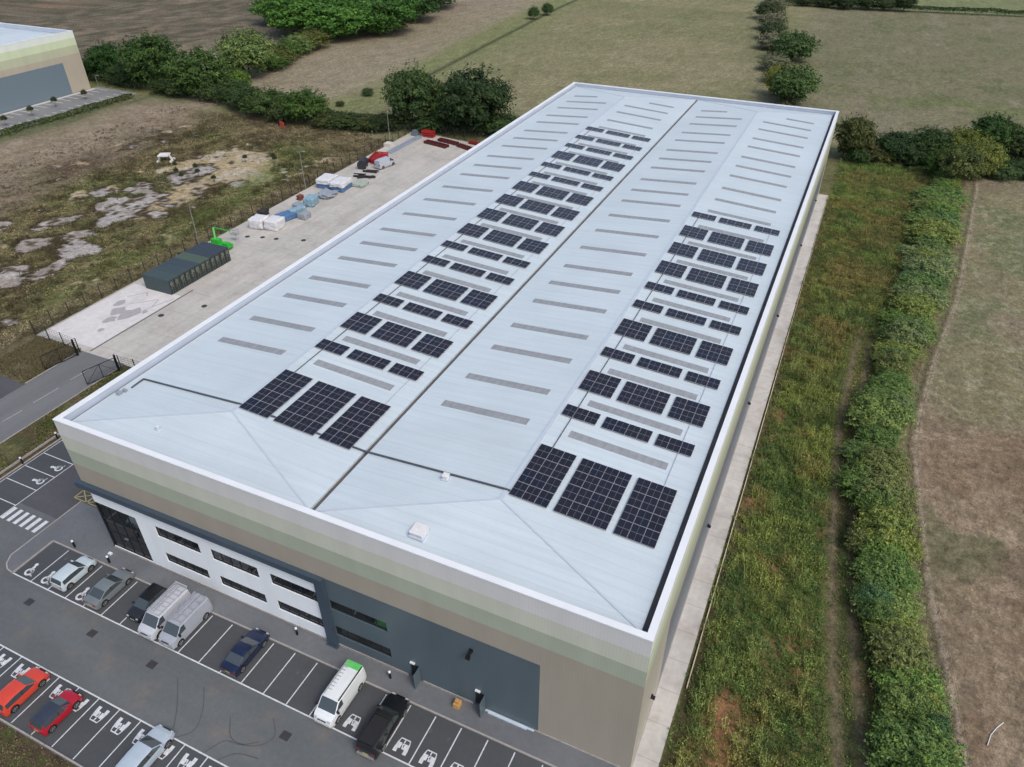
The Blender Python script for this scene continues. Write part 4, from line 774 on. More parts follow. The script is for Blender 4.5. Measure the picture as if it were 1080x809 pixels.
tag(herbs('marsh_grass', xy, (.12+.35*n3+.45*sm(.5, .7, n6))*(1-.45*bank)*(1-.5*fnc), .15, cl, 7, 2, .3), 'rough brown and green marsh grass round the pools left of the yard', 'grass', kind='stuff')
# paddock dry grass, verge and bed
k = 16000; xy = np.stack([rng.uniform(72, 96, k), rng.uniform(-4, 150, k)], 1); hx = hedge_x(xy[:, 1]); dd = xy[:, 0]-hx
keep = (dd > 1.6) & (rng.rand(k) < np.where(dd < 4.5, .8, .04)); xy = xy[keep]; n3 = fnoise(xy[:, 0], xy[:, 1], 4, 141)
cl = mixc(sm(.45, .6, n3), np.tile(C3(150, 138, 112), (len(xy), 1)), C3(128, 128, 94))
tag(herbs('paddock_grass', xy, .08+.14*n3, .05, cl, 6, 3, .5), 'thin dry grass along the worn path beyond the hedgerow', 'grass', kind='stuff')
k = 9000; xy = np.concatenate([np.stack([rng.uniform(-25.4, -20.9, k), rng.uniform(-12, 24, k)], 1), np.stack([rng.uniform(-43, -34.6, k), rng.uniform(16.8, 25, k)], 1), np.stack([rng.uniform(-6, 30, k), rng.uniform(-24, -17.8, k)], 1)])
n3 = fnoise(xy[:, 0], xy[:, 1], 2.5, 151); xy = xy[n3 > .45]; n3 = fnoise(xy[:, 0], xy[:, 1], 1.8, 161)
cl = mixc(sm(.4, .6, n3), np.tile(C3(84, 94, 56), (len(xy), 1)), C3(114, 108, 80)); cl = mixc(((xy[:, 0] < -30)*.8), cl, C3(104, 96, 74))
tag(tufts('verge_grass', xy, .08+.14*n3, .09+.04*n3, cl, 3, 4), 'patchy short green grass on the road verge and planting bed', 'grass', kind='stuff')
#PART2
# ------------------------------------------------------------------ vehicles
def paint(name, col, rough=.28, metal=.0, coat=.5): return simple(name, col, rough, metal, var=.05, scale=1.5, coat=coat)
M_TYRE = simple('tyre_rubber', lin(28, 28, 30), .85, var=.1); M_RIM = simple('alloy_rim', lin(150, 153, 158), .4, metal=.4, var=.15, scale=9)
M_CGLASS, n, b = newmat('car_glass', .05, 0, .9); b.inputs['Base Color'].default_value = lin(66, 74, 78)  # base colour lifted to stand in for sky reflected in the glass
M_BLACKP = simple('black_plastic', lin(30, 30, 32), .6); M_LAMPW = simple('headlight_lens', lin(176, 182, 186), .15); M_LAMPR = simple('tail_light_lens', lin(150, 28, 30), .2); M_PLATE = simple('plain_plate', lin(205, 205, 195), .5, var=.02); M_PLATEY = simple('plain_plate_rear', lin(205, 180, 70), .5, var=.02)
def vehicle(name, label, cat, x, y, nose_up, L, Wd, H, col, kind='hatch', roofcol=None, rot=0., rack=None, group=None, z=0., extra=None, glass=None):
    """nose_up True: nose towards +y.  Local +x is forward, origin at the centre on the ground."""
    e = empty(name, (x, y, z), (math.pi/2 if nose_up else -math.pi/2)+rot, label, cat, group)
    hw = Wd/2; wr_ = .33; zc = .33
    P = dict(hatch=dict(bon=.74*1.25, belt=.95, xf0=.74, xf1=.56, xr1=.07, xr0=.015, tail=.98, rg=1, side=(.08, .70)),
             saloon=dict(bon=.90, belt=.94, xf0=.73, xf1=.56, xr1=.30, xr0=.14, tail=1.02, rg=1, side=(.19, .69)),
             van=dict(bon=1.18, belt=1.22, xf0=.86, xf1=.72, xr1=.015, xr0=.003, tail=1.5, rg=0, side=(.64, .81)),
             pickup=dict(bon=1.12, belt=1.16, xf0=.72, xf1=.60, xr1=.03, xr0=.012, tail=1.2, rg=0, side=(.38, .68)))[kind]
    xw = (.19*L, .80*L) if kind != 'pickup' else (.22*L, .82*L)
    if kind == 'van': wr_ = .34; xw = (.20*L, .83*L)
    if kind == 'pickup': wr_ = .39; zc = .39
    ra = wr_+.06
    kp = [(0, P['tail']*.86), (.004*L, P['tail']*.97), (P['xr0']*L+.002, P['tail']), (P['xr1']*L, H-.06), ((P['xr1']+P['xf1'])/2*L, H), (P['xf1']*L, H-.05), (P['xf0']*L, P['bon']), (.9*L, P['bon']-.07), (.965*L, P['bon']-.18), (L, P['bon']-.42)]
    if kind == 'van': kp = kp[:-3]+[(.92*L, P['bon']-.07), (.96*L, P['bon']-.18), (.985*L, P['bon']-.34), (L, P['bon']-.6)]
    kx = [a for a, _ in kp]; kz = [b_ for _, b_ in kp]
    st = set(np.linspace(0, L, 60).round(4)) | {round(a, 4) for a in kx}
    for w_ in xw:
        for t in np.linspace(-1, 1, 13): st.add(round(w_+ra*math.sin(t*math.pi/2)*.999, 4))
    st = sorted(s for s in st if 0 <= s <= L)
    st = [s for i, s in enumerate(st) if i == 0 or s-st[i-1] > .006]
    rings = []
    for s in st:
        zt = float(np.interp(s, kx, kz)); u = s/L
        wv = hw*(1-.16*max(0, (u-.84)/.16)**2.2-.07*max(0, (.08-u)/.08)**2)
        zb = .24 if kind != 'pickup' else .34
        if u > .97 or u < .02: zb += .05
        for w_ in xw:
            if abs(s-w_) < ra: zb = max(zb, zc+math.sqrt(ra*ra-(s-w_)**2))
        belt = min(P['belt'], zt-.02); cab = max(0, zt-P['belt'])
        tum = (.26 if kind in ('hatch', 'saloon') else .13 if kind == 'van' else .16)
        wr = wv*(1-min(.2 if kind != 'van' else .12, tum*cab*.8+.05)); mid = min(max(zb+.04, .55), belt-.04)
        rings.append([(wv*.96, zb), (wv, mid), (wv*.985, (mid+belt)/2+.02), (wv*.955, belt), (wr, zt-.035-.02*min(1, cab)), (wr*.9, zt-.008), (wr*.45, zt+.012), (0, zt+.018)])
    cat_faces = {}
    def add(key, q): cat_faces.setdefault(key, []).append(q)
    for i in range(len(st)-1):
        a, b_ = rings[i], rings[i+1]; xm = (st[i]+st[i+1])/2/L; zt = float(np.interp(xm*L, kx, kz)); cab = zt-P['belt']
        for k in range(7):
            key = 'body'
            if k == 3 and P['side'][0] < xm < P['side'][1] and cab > .10:
                key = 'side_window'
                if kind in ('hatch', 'saloon') and (abs(xm-.43) < .008): key = 'trim'
                if kind == 'pickup' and abs(xm-.52) < .008: key = 'trim'
            if k >= 5 and P['xf1'] < xm < P['xf0']: key = 'windscreen'
            if k == 4 and P['xf1'] < xm < P['xf0'] and kind in ('hatch', 'saloon', 'van', 'pickup'): key = 'body' 
            if k >= 5 and P['rg'] and P['xr0'] < xm < P['xr1']: key = 'rear_window'
            if k >= 4 and P['xr1'] <= xm <= P['xf1'] and roofcol is not None: key = 'roof'
            for sg in (1, -1):
                q = [(st[i]-L/2, sg*a[k][0], a[k][1]), (st[i+1]-L/2, sg*b_[k][0], b_[k][1]), (st[i+1]-L/2, sg*b_[k+1][0], b_[k+1][1]), (st[i]-L/2, sg*a[k+1][0], a[k+1][1])]
                if sg < 0: q = q[::-1]
                add(key if key != 'side_window' else ('side_window', sg), q[::-1] if False else q)
    for i, s in ((0, 0), (len(st)-1, L)):
        r = rings[i]; pts = [(s-L/2, w_, z_) for w_, z_ in r]+[(s-L/2, -w_, z_) for w_, z_ in r[::-1][1:]]
        add('body', pts if i == 0 else pts[::-1])
    pm = paint(name+'_paint_'+str(cnt[0]), col); cnt[0] += 1
    def mk(key, nm, mat, par, smooth=True):
        if key not in cat_faces: return None
        b = MB(); look = {}
        for q in cat_faces[key]:
            ids = []
            for p in q:
                kk = (round(p[0], 4), round(p[1], 4), round(p[2], 4))
                if kk not in look: look[kk] = len(b.v); b.v.append(p)
                if not ids or ids[-1] != look[kk]: ids.append(look[kk])
            if len(set(ids)) > 2: b.f.append(tuple(dict.fromkeys(ids))); b.m.append(0)
        o = b.build(nm, mat, par, smooth, 32)
        return o
    body = mk('body', 'body', pm, e); mk('trim', 'door_pillars', M_BLACKP, e)
    gm = glass or M_CGLASS
    mk('windscreen', 'windscreen', gm, e); mk('rear_window', 'rear_window', gm, e); mk(('side_window', 1), 'side_windows', gm, e); mk(('side_window', -1), 'side_windows', gm, e)
    if roofcol is not None: mk('roof', 'roof', roofcol, e)
    b = MB(); b.box(-L/2+.15, -hw*.9, .2, L/2-.2, hw*.9, .5); b.build('underbody', M_BLACKP, e)
    for w_ in xw:
        for sg in (1, -1):
            b = MB(); y0, y1 = sg*(hw-.24), sg*(hw-.02); b.tube([(w_-L/2, y0, wr_), (w_-L/2, y1, wr_)], wr_, 22); wl = b.build('wheel', M_TYRE, e, True)
            b = MB(); cxx = w_-L/2; yy_ = sg*(hw-.012); rr = wr_*.68
            b.tube([(cxx, yy_-sg*.02, wr_), (cxx, yy_, wr_)], rr*.3, 10); N5 = 5
            for k in range(N5):
                t = 2*math.pi*k/N5+.3; b.bar((cxx, yy_-sg*.01, wr_), (cxx+math.cos(t)*rr, yy_-sg*.01, wr_+math.sin(t)*rr), .08 if kind != 'van' else .13, .02)
            for k in range(20):
                t0 = 2*math.pi*k/20; t1 = 2*math.pi*(k+1)/20; q = [(cxx+math.cos(t)*r_, yy_, wr_+math.sin(t)*r_) for t, r_ in ((t0, rr*.86), (t1, rr*.86), (t1, rr), (t0, rr))]; b.poly(q)
            b.build('rim', M_RIM, wl)
    hz = P['bon']-.30; r = rings[-4]
    for sg in (1, -1):
        b = MB(); b.box(L/2-.14, min(sg*hw*.54, sg*hw*.80), hz-.02, L/2-.03, max(sg*hw*.54, sg*hw*.80), hz+.09); b.build('headlight', M_LAMPW, e)
        tz = P['tail']*.78 if kind in ('hatch', 'saloon') else .95
        b = MB(); b.box(-L/2-.012, min(sg*hw*.60, sg*hw*.90), tz-.1, -L/2+.06, max(sg*hw*.60, sg*hw*.90), tz+(.12 if kind != 'van' else .3)); b.build('tail_light', M_LAMPR, e)
        mx = P['xf0']*L-L/2-.22; mz = P['belt']+.05
        b = MB(); b.box(mx-.07, min(sg*hw*.95, sg*(hw+.19)), mz-.06, mx+.06, max(sg*hw*.95, sg*(hw+.19)), mz+(.1 if kind != 'van' else .2)); b.build('wing_mirror', pm if kind != 'van' else M_BLACKP, e)
    b = MB(); b.box(L/2-.02, -.26, .44, L/2+.012, .26, .55); b.build('number_plate', M_PLATE, e)
    b = MB(); b.box(-L/2-.012, -.26, .62, -L/2+.02, .26, .73); b.build('number_plate', M_PLATEY, e)
    b = MB(); b.box(L/2-.03, -hw*.42, hz-.08, L/2+.006, hw*.42, hz+.04); b.build('grille', M_BLACKP, e)
    if rack == 'ladder':
        b = MB(); x0, x1 = -L/2+.15, L*.70-L/2; zz = H+.17; yb = hw*.74
        for sg in (1, -1): b.bar((x0-.1, sg*yb, zz), (x1, sg*yb, zz), .05)
        for k in range(8): xx = x0+(x1-x0)*k/7; b.bar((xx, -yb, zz), (xx, yb, zz), .05)
        for k in range(0, 8, 2):
            xx = x0+(x1-x0)*k/7
            for sg in (1, -1): b.bar((xx, sg*yb, H-.02), (xx, sg*yb, zz), .04)
        b.bar((x0-.15, -yb, zz+.05), (x0-.15, yb, zz+.05), .09); b.build('roof_rack', simple('rack_aluminium', lin(186, 188, 194), .4, metal=.3), e)
        b = MB()
        for oy in (-.38, .02): b.bar((x0-.1, oy, zz+.07), (x1-.1, oy, zz+.07), .04, .07)
        for k in range(13): xx = x0+(x1-x0-.2)*k/12; b.bar((xx, -.38, zz+.07), (xx, .02, zz+.07), .035)
        b.build('ladder', simple('ladder_aluminium', lin(176, 176, 180), .4, metal=.3), e)
    if extra: extra(e, L, hw, H, rings)
    return e
ROWY = -4.4
vehicle('parked_car', 'pale silver hatchback parked nose to the kerb, nearest the entrance', 'car', .05, -4.35, True, 3.95, 1.75, 1.48, lin(186, 200, 206), 'hatch')
vehicle('parked_car', 'mid grey saloon parked nose to the kerb beside the pale hatchback', 'car', 4.75, -4.2, True, 4.6, 1.82, 1.43, lin(110, 118, 122), 'saloon')
vehicle('parked_car', 'small black car with pale bonnet edge, half hidden left of the silver van', 'car', 9.55, -4.05, False, 3.8, 1.7, 1.48, lin(34, 36, 38), 'hatch', roofcol=simple('black_car_roof', lin(22, 23, 24), .3))
vehicle('parked_van', 'pale silver van with a ladder on its long roof rack, beside the small black car', 'van', 12.1, -4.35, False, 5.0, 1.95, 1.97, lin(186, 190, 198), 'van', rack='ladder')
def bars(e, L, hw, H, rings):
    b = MB()
    for sg in (1, -1): b.bar((-L/2+.1, sg*hw*.72, H+.14), (L*.2, sg*hw*.72, H+.14), .07)
    for xx in (-L/2+.2, -L/2+.9, -L/2+1.7, -L/2+2.5, -L/2+3.2): b.bar((xx, -hw*.72, H+.12), (xx, hw*.72, H+.12), .06)
    b.bar((-L/2+.2, -.1, H+.2), (L*.16, -.1, H+.2), .18); b.build('roof_rack', simple('bar_aluminium', lin(170, 174, 182), .4, metal=.3), e)
vehicle('parked_van', 'silver grey van with roof bars and a pipe carrier, right of the laddered van', 'van', 14.5, -4.25, False, 4.95, 1.93, 1.93, lin(158, 164, 174), 'van', extra=bars)
vehicle('parked_car', 'dark navy saloon parked nose to the kerb between empty bays', 'car', 21.5, -4.25, True, 4.6, 1.8, 1.42, lin(22, 32, 62), 'saloon')
def greenvan(e, L, hw, H, rings):
    b = MB(); b.box(-L/2+.03, -hw*.80, H-.035, -L/2+.62, hw*.80, H+.022); b.build('green_roof_panel', simple('green_panel', lin(96, 196, 104), .4), e)
    b = MB(); b.bar((-L/2+.15, hw*.78, H+.03), (L*.2, hw*.78, H+.03), .09, .06); b.build('roof_rail', M_BLACKP, e)
    b = MB(); b.bar((-L/2+.2, -hw*.72, H+.05), (L*.18, -hw*.72, H+.05), .05)
    for k in range(9): xx = -L/2+.4+.32*k; b.bar((xx, -hw*.72, H+.05), (xx, -hw*.3, H+.05), .04)
    b.build('roof_rack', simple('rack_grey', lin(160, 162, 166), .5), e)
vehicle('parked_van', 'clean white van with a green panel at the back of its roof', 'van', 31.7, -4.35, False, 5.1, 1.95, 1.95, lin(222, 228, 230), 'van', extra=greenvan)
def canopy(e, L, hw, H, rings):
    b = MB(); b.box(-L/2-.16, -hw*.8, .42, -L/2+.02, hw*.8, .56); b.build('rear_bumper', simple('chrome_step', lin(170, 172, 174), .3, metal=.5), e)
    b = MB(); b.box(.02*L-.04, -hw*.8, H-.015, .02*L+.03, hw*.8, H+.03); b.box(-L/2+.25, -hw*.66, H+.0, .02*L-.2, hw*.66, H+.028); b.build('canopy_seam', M_BLACKP, e)
vehicle('pickup_truck', 'black pickup with a hard canopy, its tail sticking out over the aisle line', 'pickup', 36.4, -4.95, True, 5.3, 1.92, 1.82, lin(20, 21, 23), 'pickup', extra=canopy)
vehicle('parked_car', 'bright orange red hatchback in the outer row, nose to the aisle', 'car', 6.75, -15.15, True, 4.2, 1.8, 1.47, lin(206, 70, 50), 'hatch')
vehicle('parked_car', 'small crimson hatchback with a black roof and white headlights in the outer row', 'car', 11.15, -15.2, True, 3.75, 1.72, 1.42, lin(170, 24, 44), 'hatch', roofcol=simple('dark_blue_roof', lin(56, 62, 76), .25))
vehicle('parked_car', 'silvery blue car in the outer row, cut by the bottom edge, nose over the line', 'car', 20.6, -14.75, True, 4.5, 1.85, 1.5, lin(172, 186, 198), 'hatch')

# ------------------------------------------------------------------ street furniture near the building
def bollard(x, y, label):
    e = empty('bollard_light', (x, y, .1), 0, label, 'bollard', 'bollard lights')
    b = MB(); b.tube([(0, 0, 0), (0, 0, .82)], .1, 12); b.build('post', M_BLK, e, True)
    b = MB(); b.tube([(0, 0, .82), (0, 0, .96), (0, 0, 1.0)], [.115, .115, .07], 12); b.build('lamp_head', M_COPING, e, True)
for x, y, l in ((-19.75, 4.8, 'black bollard light with white cap between verge and bays, nearer the zebra'), (-20.0, 9.7, 'black bollard light with white cap between verge and bays, beside the building corner'), (-3.2, -1.75, 'black bollard light on the pavement behind the empty disabled bay'), (1.75, -1.9 + .15, 'black bollard light on the pavement in front of the pale hatchback'), (24.3, -.7, 'short white capped bollard light on the pavement behind the navy saloon'), (34.4, -.9, 'short white capped bollard light beside the left slate door')):
    bollard(x, y, l)
b = MB(); b.box(-.28, -.3, .0, .28, .3, .5); b.box(-.16, -.16, .5, .2, .16, .8)
o = b.build('packing_crate', simple('tan_plywood', lin(196, 152, 92), .7, var=.25)); o.location = (40.9, -.75, .11); tag(o, 'small tan plywood crate on the pavement, left of the right slate door', 'crate')
b = MB(); b.box(-.2, -.14, 0, .2, .14, .16); o = b.build('litter_box', M_COPING); o.location = (.9, -.9, .11); tag(o, 'tiny white box lying on the pavement beside the entrance bollard', 'box')
def lamp_column(x, y, h, label, ang=0):
    e = empty('lamp_column', (x, y, 0), ang, label, 'lamp post', 'lamp columns')
    b = MB(); b.tube([(0, 0, 0), (0, 0, h*.3), (0, 0, h)], [.09, .06, .045], 8); b.build('column', MATS['galvanised'], e, True)
    b = MB(); b.bar((0, 0, h), (.9, 0, h+.08), .05); b.build('bracket_arm', MATS['galvanised'], e)
    b = MB(); b.box(.7, -.16, h+.03, 1.35, .16, h+.14); b.build('lantern', MATS['galvanised'], e)
simple('galvanised', lin(150, 152, 152), .5, metal=.2)
for x, y, h, l in ((-44.4, 59.0, 7.4, 'tall lamp column by the yard fence behind the container row'), (-44.3, 90.0, 8.0, 'tall lamp column by the yard fence behind the blue and white bales'), (-44.0, 123.0, 8.6, 'tall lamp column by the yard fence, farthest from the gates'), (-147.2, 126.5, 5.5, 'lamp column in the far car park near the corner of the second unit'), (-154.0, 98.0, 5.6, 'lamp column against the slate wall of the second unit')): lamp_column(x, y, h, l)
# ------------------------------------------------------------------ fences and gates
M_FENCE = simple('fence_dark_green', lin(48, 46, 40), .7)
m, n, b = newmat('fence_mesh_wire', .7); 
def fence(name, pts, label, h=2.4, step=3.0, wires=9, cat='fence'):
    e = empty(name, (pts[0][0], pts[0][1], 0), 0, label, cat); ox, oy = pts[0][0], pts[0][1]; np_ = 0
    for a, c_ in zip(pts[:-1], pts[1:]):
        L = math.hypot(c_[0]-a[0], c_[1]-a[1]); k = max(1, round(L/step)); dx, dy = (c_[0]-a[0])/L, (c_[1]-a[1])/L
        b = MB()
        for j in range(wires): z = .1+(h-.25)*j/(wires-1); b.bar((a[0]-ox, a[1]-oy, z), (c_[0]-ox, c_[1]-oy, z), .022, .022)
        for j in range(int(L/.6)): s = j*.6; b.bar((a[0]-ox+dx*s, a[1]-oy+dy*s, .05), (a[0]-ox+dx*s, a[1]-oy+dy*s, h-.1), .014)
        b.build('wire_panel', M_FENCE, e)
        for j in range(k+1):
            if j == 0 and a is not pts[0]: continue
            s = L*j/k; b = MB(); b.box(a[0]-ox+dx*s-.05, a[1]-oy+dy*s-.05, 0, a[0]-ox+dx*s+.05, a[1]-oy+dy*s+.05, h); b.build('post', M_FENCE, e)
    return e
fence('mesh_fence', [(-44.3, 25.4), (-44.3, 133.6), (-38, 134.0)], 'long dark wire mesh fence between the concrete yard and the marsh', wires=7)
fence('mesh_fence', [(-38.0, 134.2), (-22.0, 132.2), (-1, 133.4)], 'dark wire mesh fence across the far end of the yard, below the two dark trees', wires=6)
fence('mesh_fence', [(-44.1, 25.2), (-34.0, 24.6)], 'short dark mesh fence between the left gate and the long yard fence', wires=7)
fence('mesh_fence', [(-25.0, 23.9), (-19.5, 24.2)], 'short dark mesh fence between the right gate and the warehouse', wires=7)
def gate(x, y, ang, L, label):
    e = empty('yard_gate', (x, y, 0), ang, label, 'gate', 'open yard gates')
    b = MB(); b.box(-.11, -.11, 0, .11, .11, 2.7); b.build('gate_post', M_BLK, e)
    b = MB()
    for z in (.15, 2.25): b.bar((.12, 0, z), (L, 0, z), .07)
    for s in (.15, L/2, L): b.bar((s, 0, .15), (s, 0, 2.25), .07)
    b.bar((.15, 0, .15), (L/2, 0, 2.25), .04); b.bar((L/2, 0, 2.25), (L, 0, .15), .04); b.build('gate_frame', M_BLK, e)
    b = MB()
    for k in range(int(L/.14)): b.bar((.15+.14*k, 0, .15), (.15+.14*k, 0, 2.25), .014)
    for k in range(9): b.bar((.15, 0, .35+.22*k), (L, 0, .35+.22*k), .014)
    b.build('gate_mesh', M_FENCE, e)
gate(-33.6, 23.9, math.radians(-102), 4.6, 'left leaf of the open black yard gates, folded along the road edge'); gate(-25.0, 23.5, math.radians(-106), 4.4, 'right leaf of the open black yard gates, beside the warehouse')
# ------------------------------------------------------------------ containers
M_CONT = [simple('container_green_%d' % i, lin(*c_), .6, var=.12, scale=1.2) for i, c_ in enumerate(((66, 80, 82), (62, 76, 80), (60, 72, 80), (76, 94, 82), (56, 66, 76), (58, 66, 76)))]
M_CDOOR = simple('container_door', lin(44, 54, 52), .6, var=.2, scale=3); M_MARK = simple('container_lettering', lin(138, 140, 124), .7, var=.3)
def container(i):
    y0 = 42.8+i*2.30; Lc = 5.6; Wc = 2.27; Hc = 2.55
    e = empty('storage_container', (-37.6, y0+Wc/2, .01), 0, 'dark green steel container with white door markings, %s from the near end of the row' % ORD[i+1], 'container', 'storage containers in a row')
    b = MB(); b.box(-Lc/2, -Wc/2, 0, Lc/2, Wc/2, Hc-.06)
    for k in range(int(Lc/.28)):
        x = -Lc/2+.12+k*.28
        for sg in (-1, 1): b.box(x, min(sg*Wc/2, sg*(Wc/2+.012)), .12, x+.12, max(sg*Wc/2, sg*(Wc/2+.012)), Hc-.15)
    b.build('shell', M_CONT[i], e)
    b = MB(); b.box(-Lc/2-.01, -Wc/2-.01, Hc-.06, Lc/2+.01, Wc/2+.01, Hc)
    for k in range(18): x = -Lc/2+.2+k*.29; b.box(x, -Wc/2+.1, Hc, x+.14, Wc/2-.1, Hc+.02)
    b.build('container_roof', M_CONT[i], e)
    for sg in (-1, 1):
        b = MB(); ya, yb_ = (min(sg*.02, sg*(Wc/2-.07)), max(sg*.02, sg*(Wc/2-.07))); b.box(Lc/2+.002, ya, .15, Lc/2+.05, yb_, Hc-.16); dr = b.build('door', M_CDOOR, e)
        b = MB()
        for f_ in (.3, .72): yy_ = ya+(yb_-ya)*f_; b.bar((Lc/2+.08, yy_, .1), (Lc/2+.08, yy_, Hc-.12), .035)
        b.build('locking_bars', simple('bar_metal', lin(120, 124, 118), .5) if 'bar_metal' not in MATS else MATS['bar_metal'], dr)
        b = MB(); r_ = random.Random(i*7+sg)
        for k in range(5): z = Hc-.55-.24*k; w_ = r_.uniform(.3, .7); y_ = ya+.1+r_.uniform(0, .2); b.box(Lc/2+.052, y_, z, Lc/2+.056, min(yb_-.05, y_+w_), z+(.14 if k < 3 else .07))
        b.build('door_plate', M_MARK, dr)
for i in range(6): container(i)
# ------------------------------------------------------------------ things stored in the yard
def blob(name, x, y, sx, sy, sz, mat, label, cat, group=None, seed=0, z=0.01, rot=0., lump=.06, extra=None, rnd=.18):
    """wrapped load: rounded box with slumped surface"""
    rs = np.random.RandomState(seed); b = MB(); N = 10; vs = {}; 
    def vert(i, j, k):
        if (i, j, k) in vs: return vs[(i, j, k)]
        p = np.array([i/N*2-1, j/N*2-1, k/N*2-1]); q = np.sign(p)*np.abs(p); 
        inner = np.clip(q, -1+rnd, 1-rnd); d_ = q-inner; L_ = np.linalg.norm(d_); q = inner+(d_/L_*min(L_, rnd) if L_ > 1e-6 else 0)
        q = q*(1+lump*(vnoise(np.array([q[0]*2+seed]), np.array([q[1]*2+q[2]*1.7]), .6, seed)[0]-.5)*2)
        b.v.append((q[0]*sx/2, q[1]*sy/2, max(0, (q[2]+1)*sz/2))); vs[(i, j, k)] = len(b.v)-1; return vs[(i, j, k)]
    for u in range(N):
        for v_ in range(N):
            for (f0, f1, f2, f3) in ((lambda a, c_: (a, c_, 0),)*4, ): pass
            for side in (0, N):
                a = [(u, v_, side), (u+1, v_, side), (u+1, v_+1, side), (u, v_+1, side)]; a = a if side else a[::-1]; b.f.append(tuple(vert(*t) for t in a)); b.m.append(0)
                a = [(u, side, v_), (u+1, side, v_), (u+1, side, v_+1), (u, side, v_+1)]; a = a[::-1] if side else a; b.f.append(tuple(vert(*t) for t in a)); b.m.append(0)
                a = [(side, u, v_), (side, u+1, v_), (side, u+1, v_+1), (side, u, v_+1)]; a = a if side else a[::-1]; b.f.append(tuple(vert(*t) for t in a)); b.m.append(0)
    if extra:
        e = empty(name, (x, y, z), rot, label, cat, group); b.build('wrapping', mat, e, True, 60); extra(e); return e
    o = b.build(name, mat, None, True, 60); o.location = (x, y, z); o.rotation_euler = (0, 0, rot); return tag(o, label, cat, group)
M_WRAP = simple('white_wrap', lin(214, 214, 216), .5, var=.12, scale=1.5, bump=.3); M_BLUE = simple('blue_wrap', lin(82, 116, 158), .5, var=.2, scale=1.5, bump=.3); M_GREYW = simple('grey_wrap', lin(150, 158, 166), .6, var=.3, scale=2, bump=.3); M_CYAN = simple('pale_blue_wrap', lin(136, 168, 184), .5, var=.3, scale=2, bump=.3)
M_DARKJ = simple('dark_scrap', lin(48, 44, 46), .8, var=.3); M_RED = simple('red_steel', lin(136, 34, 34), .55, var=.25, scale=2); M_RED2 = simple('bright_red_steel', lin(176, 48, 44), .5, var=.2, scale=2); M_OXIDE = simple('dark_red_steel', lin(92, 34, 34), .6, var=.3, scale=2); M_PAL = simple('pallet_wood', lin(150, 128, 100), .8, var=.25); M_GREEN = simple('machine_green', lin(48, 172, 48), .4, var=.1)
blob('wrapped_load', -39.9, 70.2, 2.9, 3.0, 1.9, M_WRAP, 'big white shrink wrapped load with dark straps on top, left one of the near pair', 'wrapped load', seed=1, rot=.1)
blob('wrapped_load', -36.8, 70.9, 2.9, 3.1, 1.9, M_WRAP, 'big white shrink wrapped load, right one of the near pair', 'wrapped load', seed=2, rot=.1)
blob('wrapped_load', -37.6, 75.2, 2.4, 3.8, 1.2, M_BLUE, 'flat blue wrapped stack behind the pair of white loads', 'wrapped load', seed=3, rot=-.3)
blob('wrapped_load', -36.8, 77.8, 1.4, 3.4, 1.5, M_CYAN, 'narrow pale blue wrapped stack behind the flat blue one', 'wrapped load', seed=4, rot=-.3)
blob('wrapped_load', -34.5, 77.0, 1.7, 1.9, 1.2, M_GREYW, 'small light grey wrapped bundle right of the blue stacks', 'wrapped load', seed=5)
blob('wrapped_load', -37.6, 83.2, 2.2, 2.8, 1.7, M_CYAN, 'pale blue cube of wrapped goods in the middle of the stored materials', 'wrapped load', seed=6, rot=.2)
blob('wrapped_load', -39.0, 81.2, 2.6, 1.8, .7, M_GREYW, 'low grey heap of sheeting in front of the pale blue cube', 'wrapped load', seed=7, lump=.2)
blob('wrapped_load', -37.4, 88.2, 3.4, 3.4, .9, M_GREYW, 'low grey wrapped pile before the two blue based loads', 'wrapped load', seed=8, lump=.2)
def capped(x, y, sx, sy, label, seed):
    e = empty('covered_load', (x, y, .01), .1, label, 'covered load', 'blue based loads with white covers')
    for nm, m_, z0, sz, gx in (('blue_base', M_BLUE, 0, 1.3, 0), ('white_cover', M_WRAP, .95, .95, .12)):
        o = blob(nm, 0, 0, sx+gx, sy+gx, sz, m_, None, None, seed=seed); o.parent = e; o.location = (0, 0, z0); o.rotation_euler = (0, 0, 0)
capped(-41.0, 93.4, 3.2, 4.2, 'white topped blue load of the far pair, the left one', 11); capped(-37.2, 93.0, 3.2, 4.2, 'white topped blue load of the far pair, the right one', 12)
blob('wrapped_load', -34.6, 96.4, 2.6, 3.0, .7, simple('greenish_wrap', lin(164, 176, 164), .6, var=.2), 'low greenish white bundle right of the far blue based pair', 'wrapped load', seed=14)
def junk(name, x, y, mat, label, cat, bars_, rot=0):
    b = MB()
    for a, c_, w_ in bars_: b.bar(a, c_, w_)
    o = b.build(name, mat); o.location = (x, y, .02); o.rotation_euler = (0, 0, rot); return tag(o, label, cat)
junk('steel_offcuts', -36.6, 100.6, M_DARKJ, 'dark heap of steel offcuts behind the blue based loads', 'scrap heap', [((-2.4, -.6, .2), (2.6, .6, .35), .35), ((-2, .8, .2), (2.2, -.4, .5), .25), ((-1, -1.2, .15), (1.8, 1.2, .2), .3), ((-2.6, 0, .5), (.4, .3, .7), .2)])
junk('steel_offcuts', -37.2, 103.8, M_DARKJ, 'small dark scrap pile just before the black drum', 'scrap heap', [((-1.6, -.3, .2), (1.6, .3, .3), .4), ((-1.2, .6, .2), (1.8, .8, .4), .2), ((1.6, 1.1, .1), (2.2, -.6, .9), .1)])
blob('dark_sacks', -43.0, 75.0, 1.2, 2.2, 1.1, M_DARKJ, 'dark sacks slumped against the fence left of the blue stacks', 'sacks', seed=15, lump=.25)
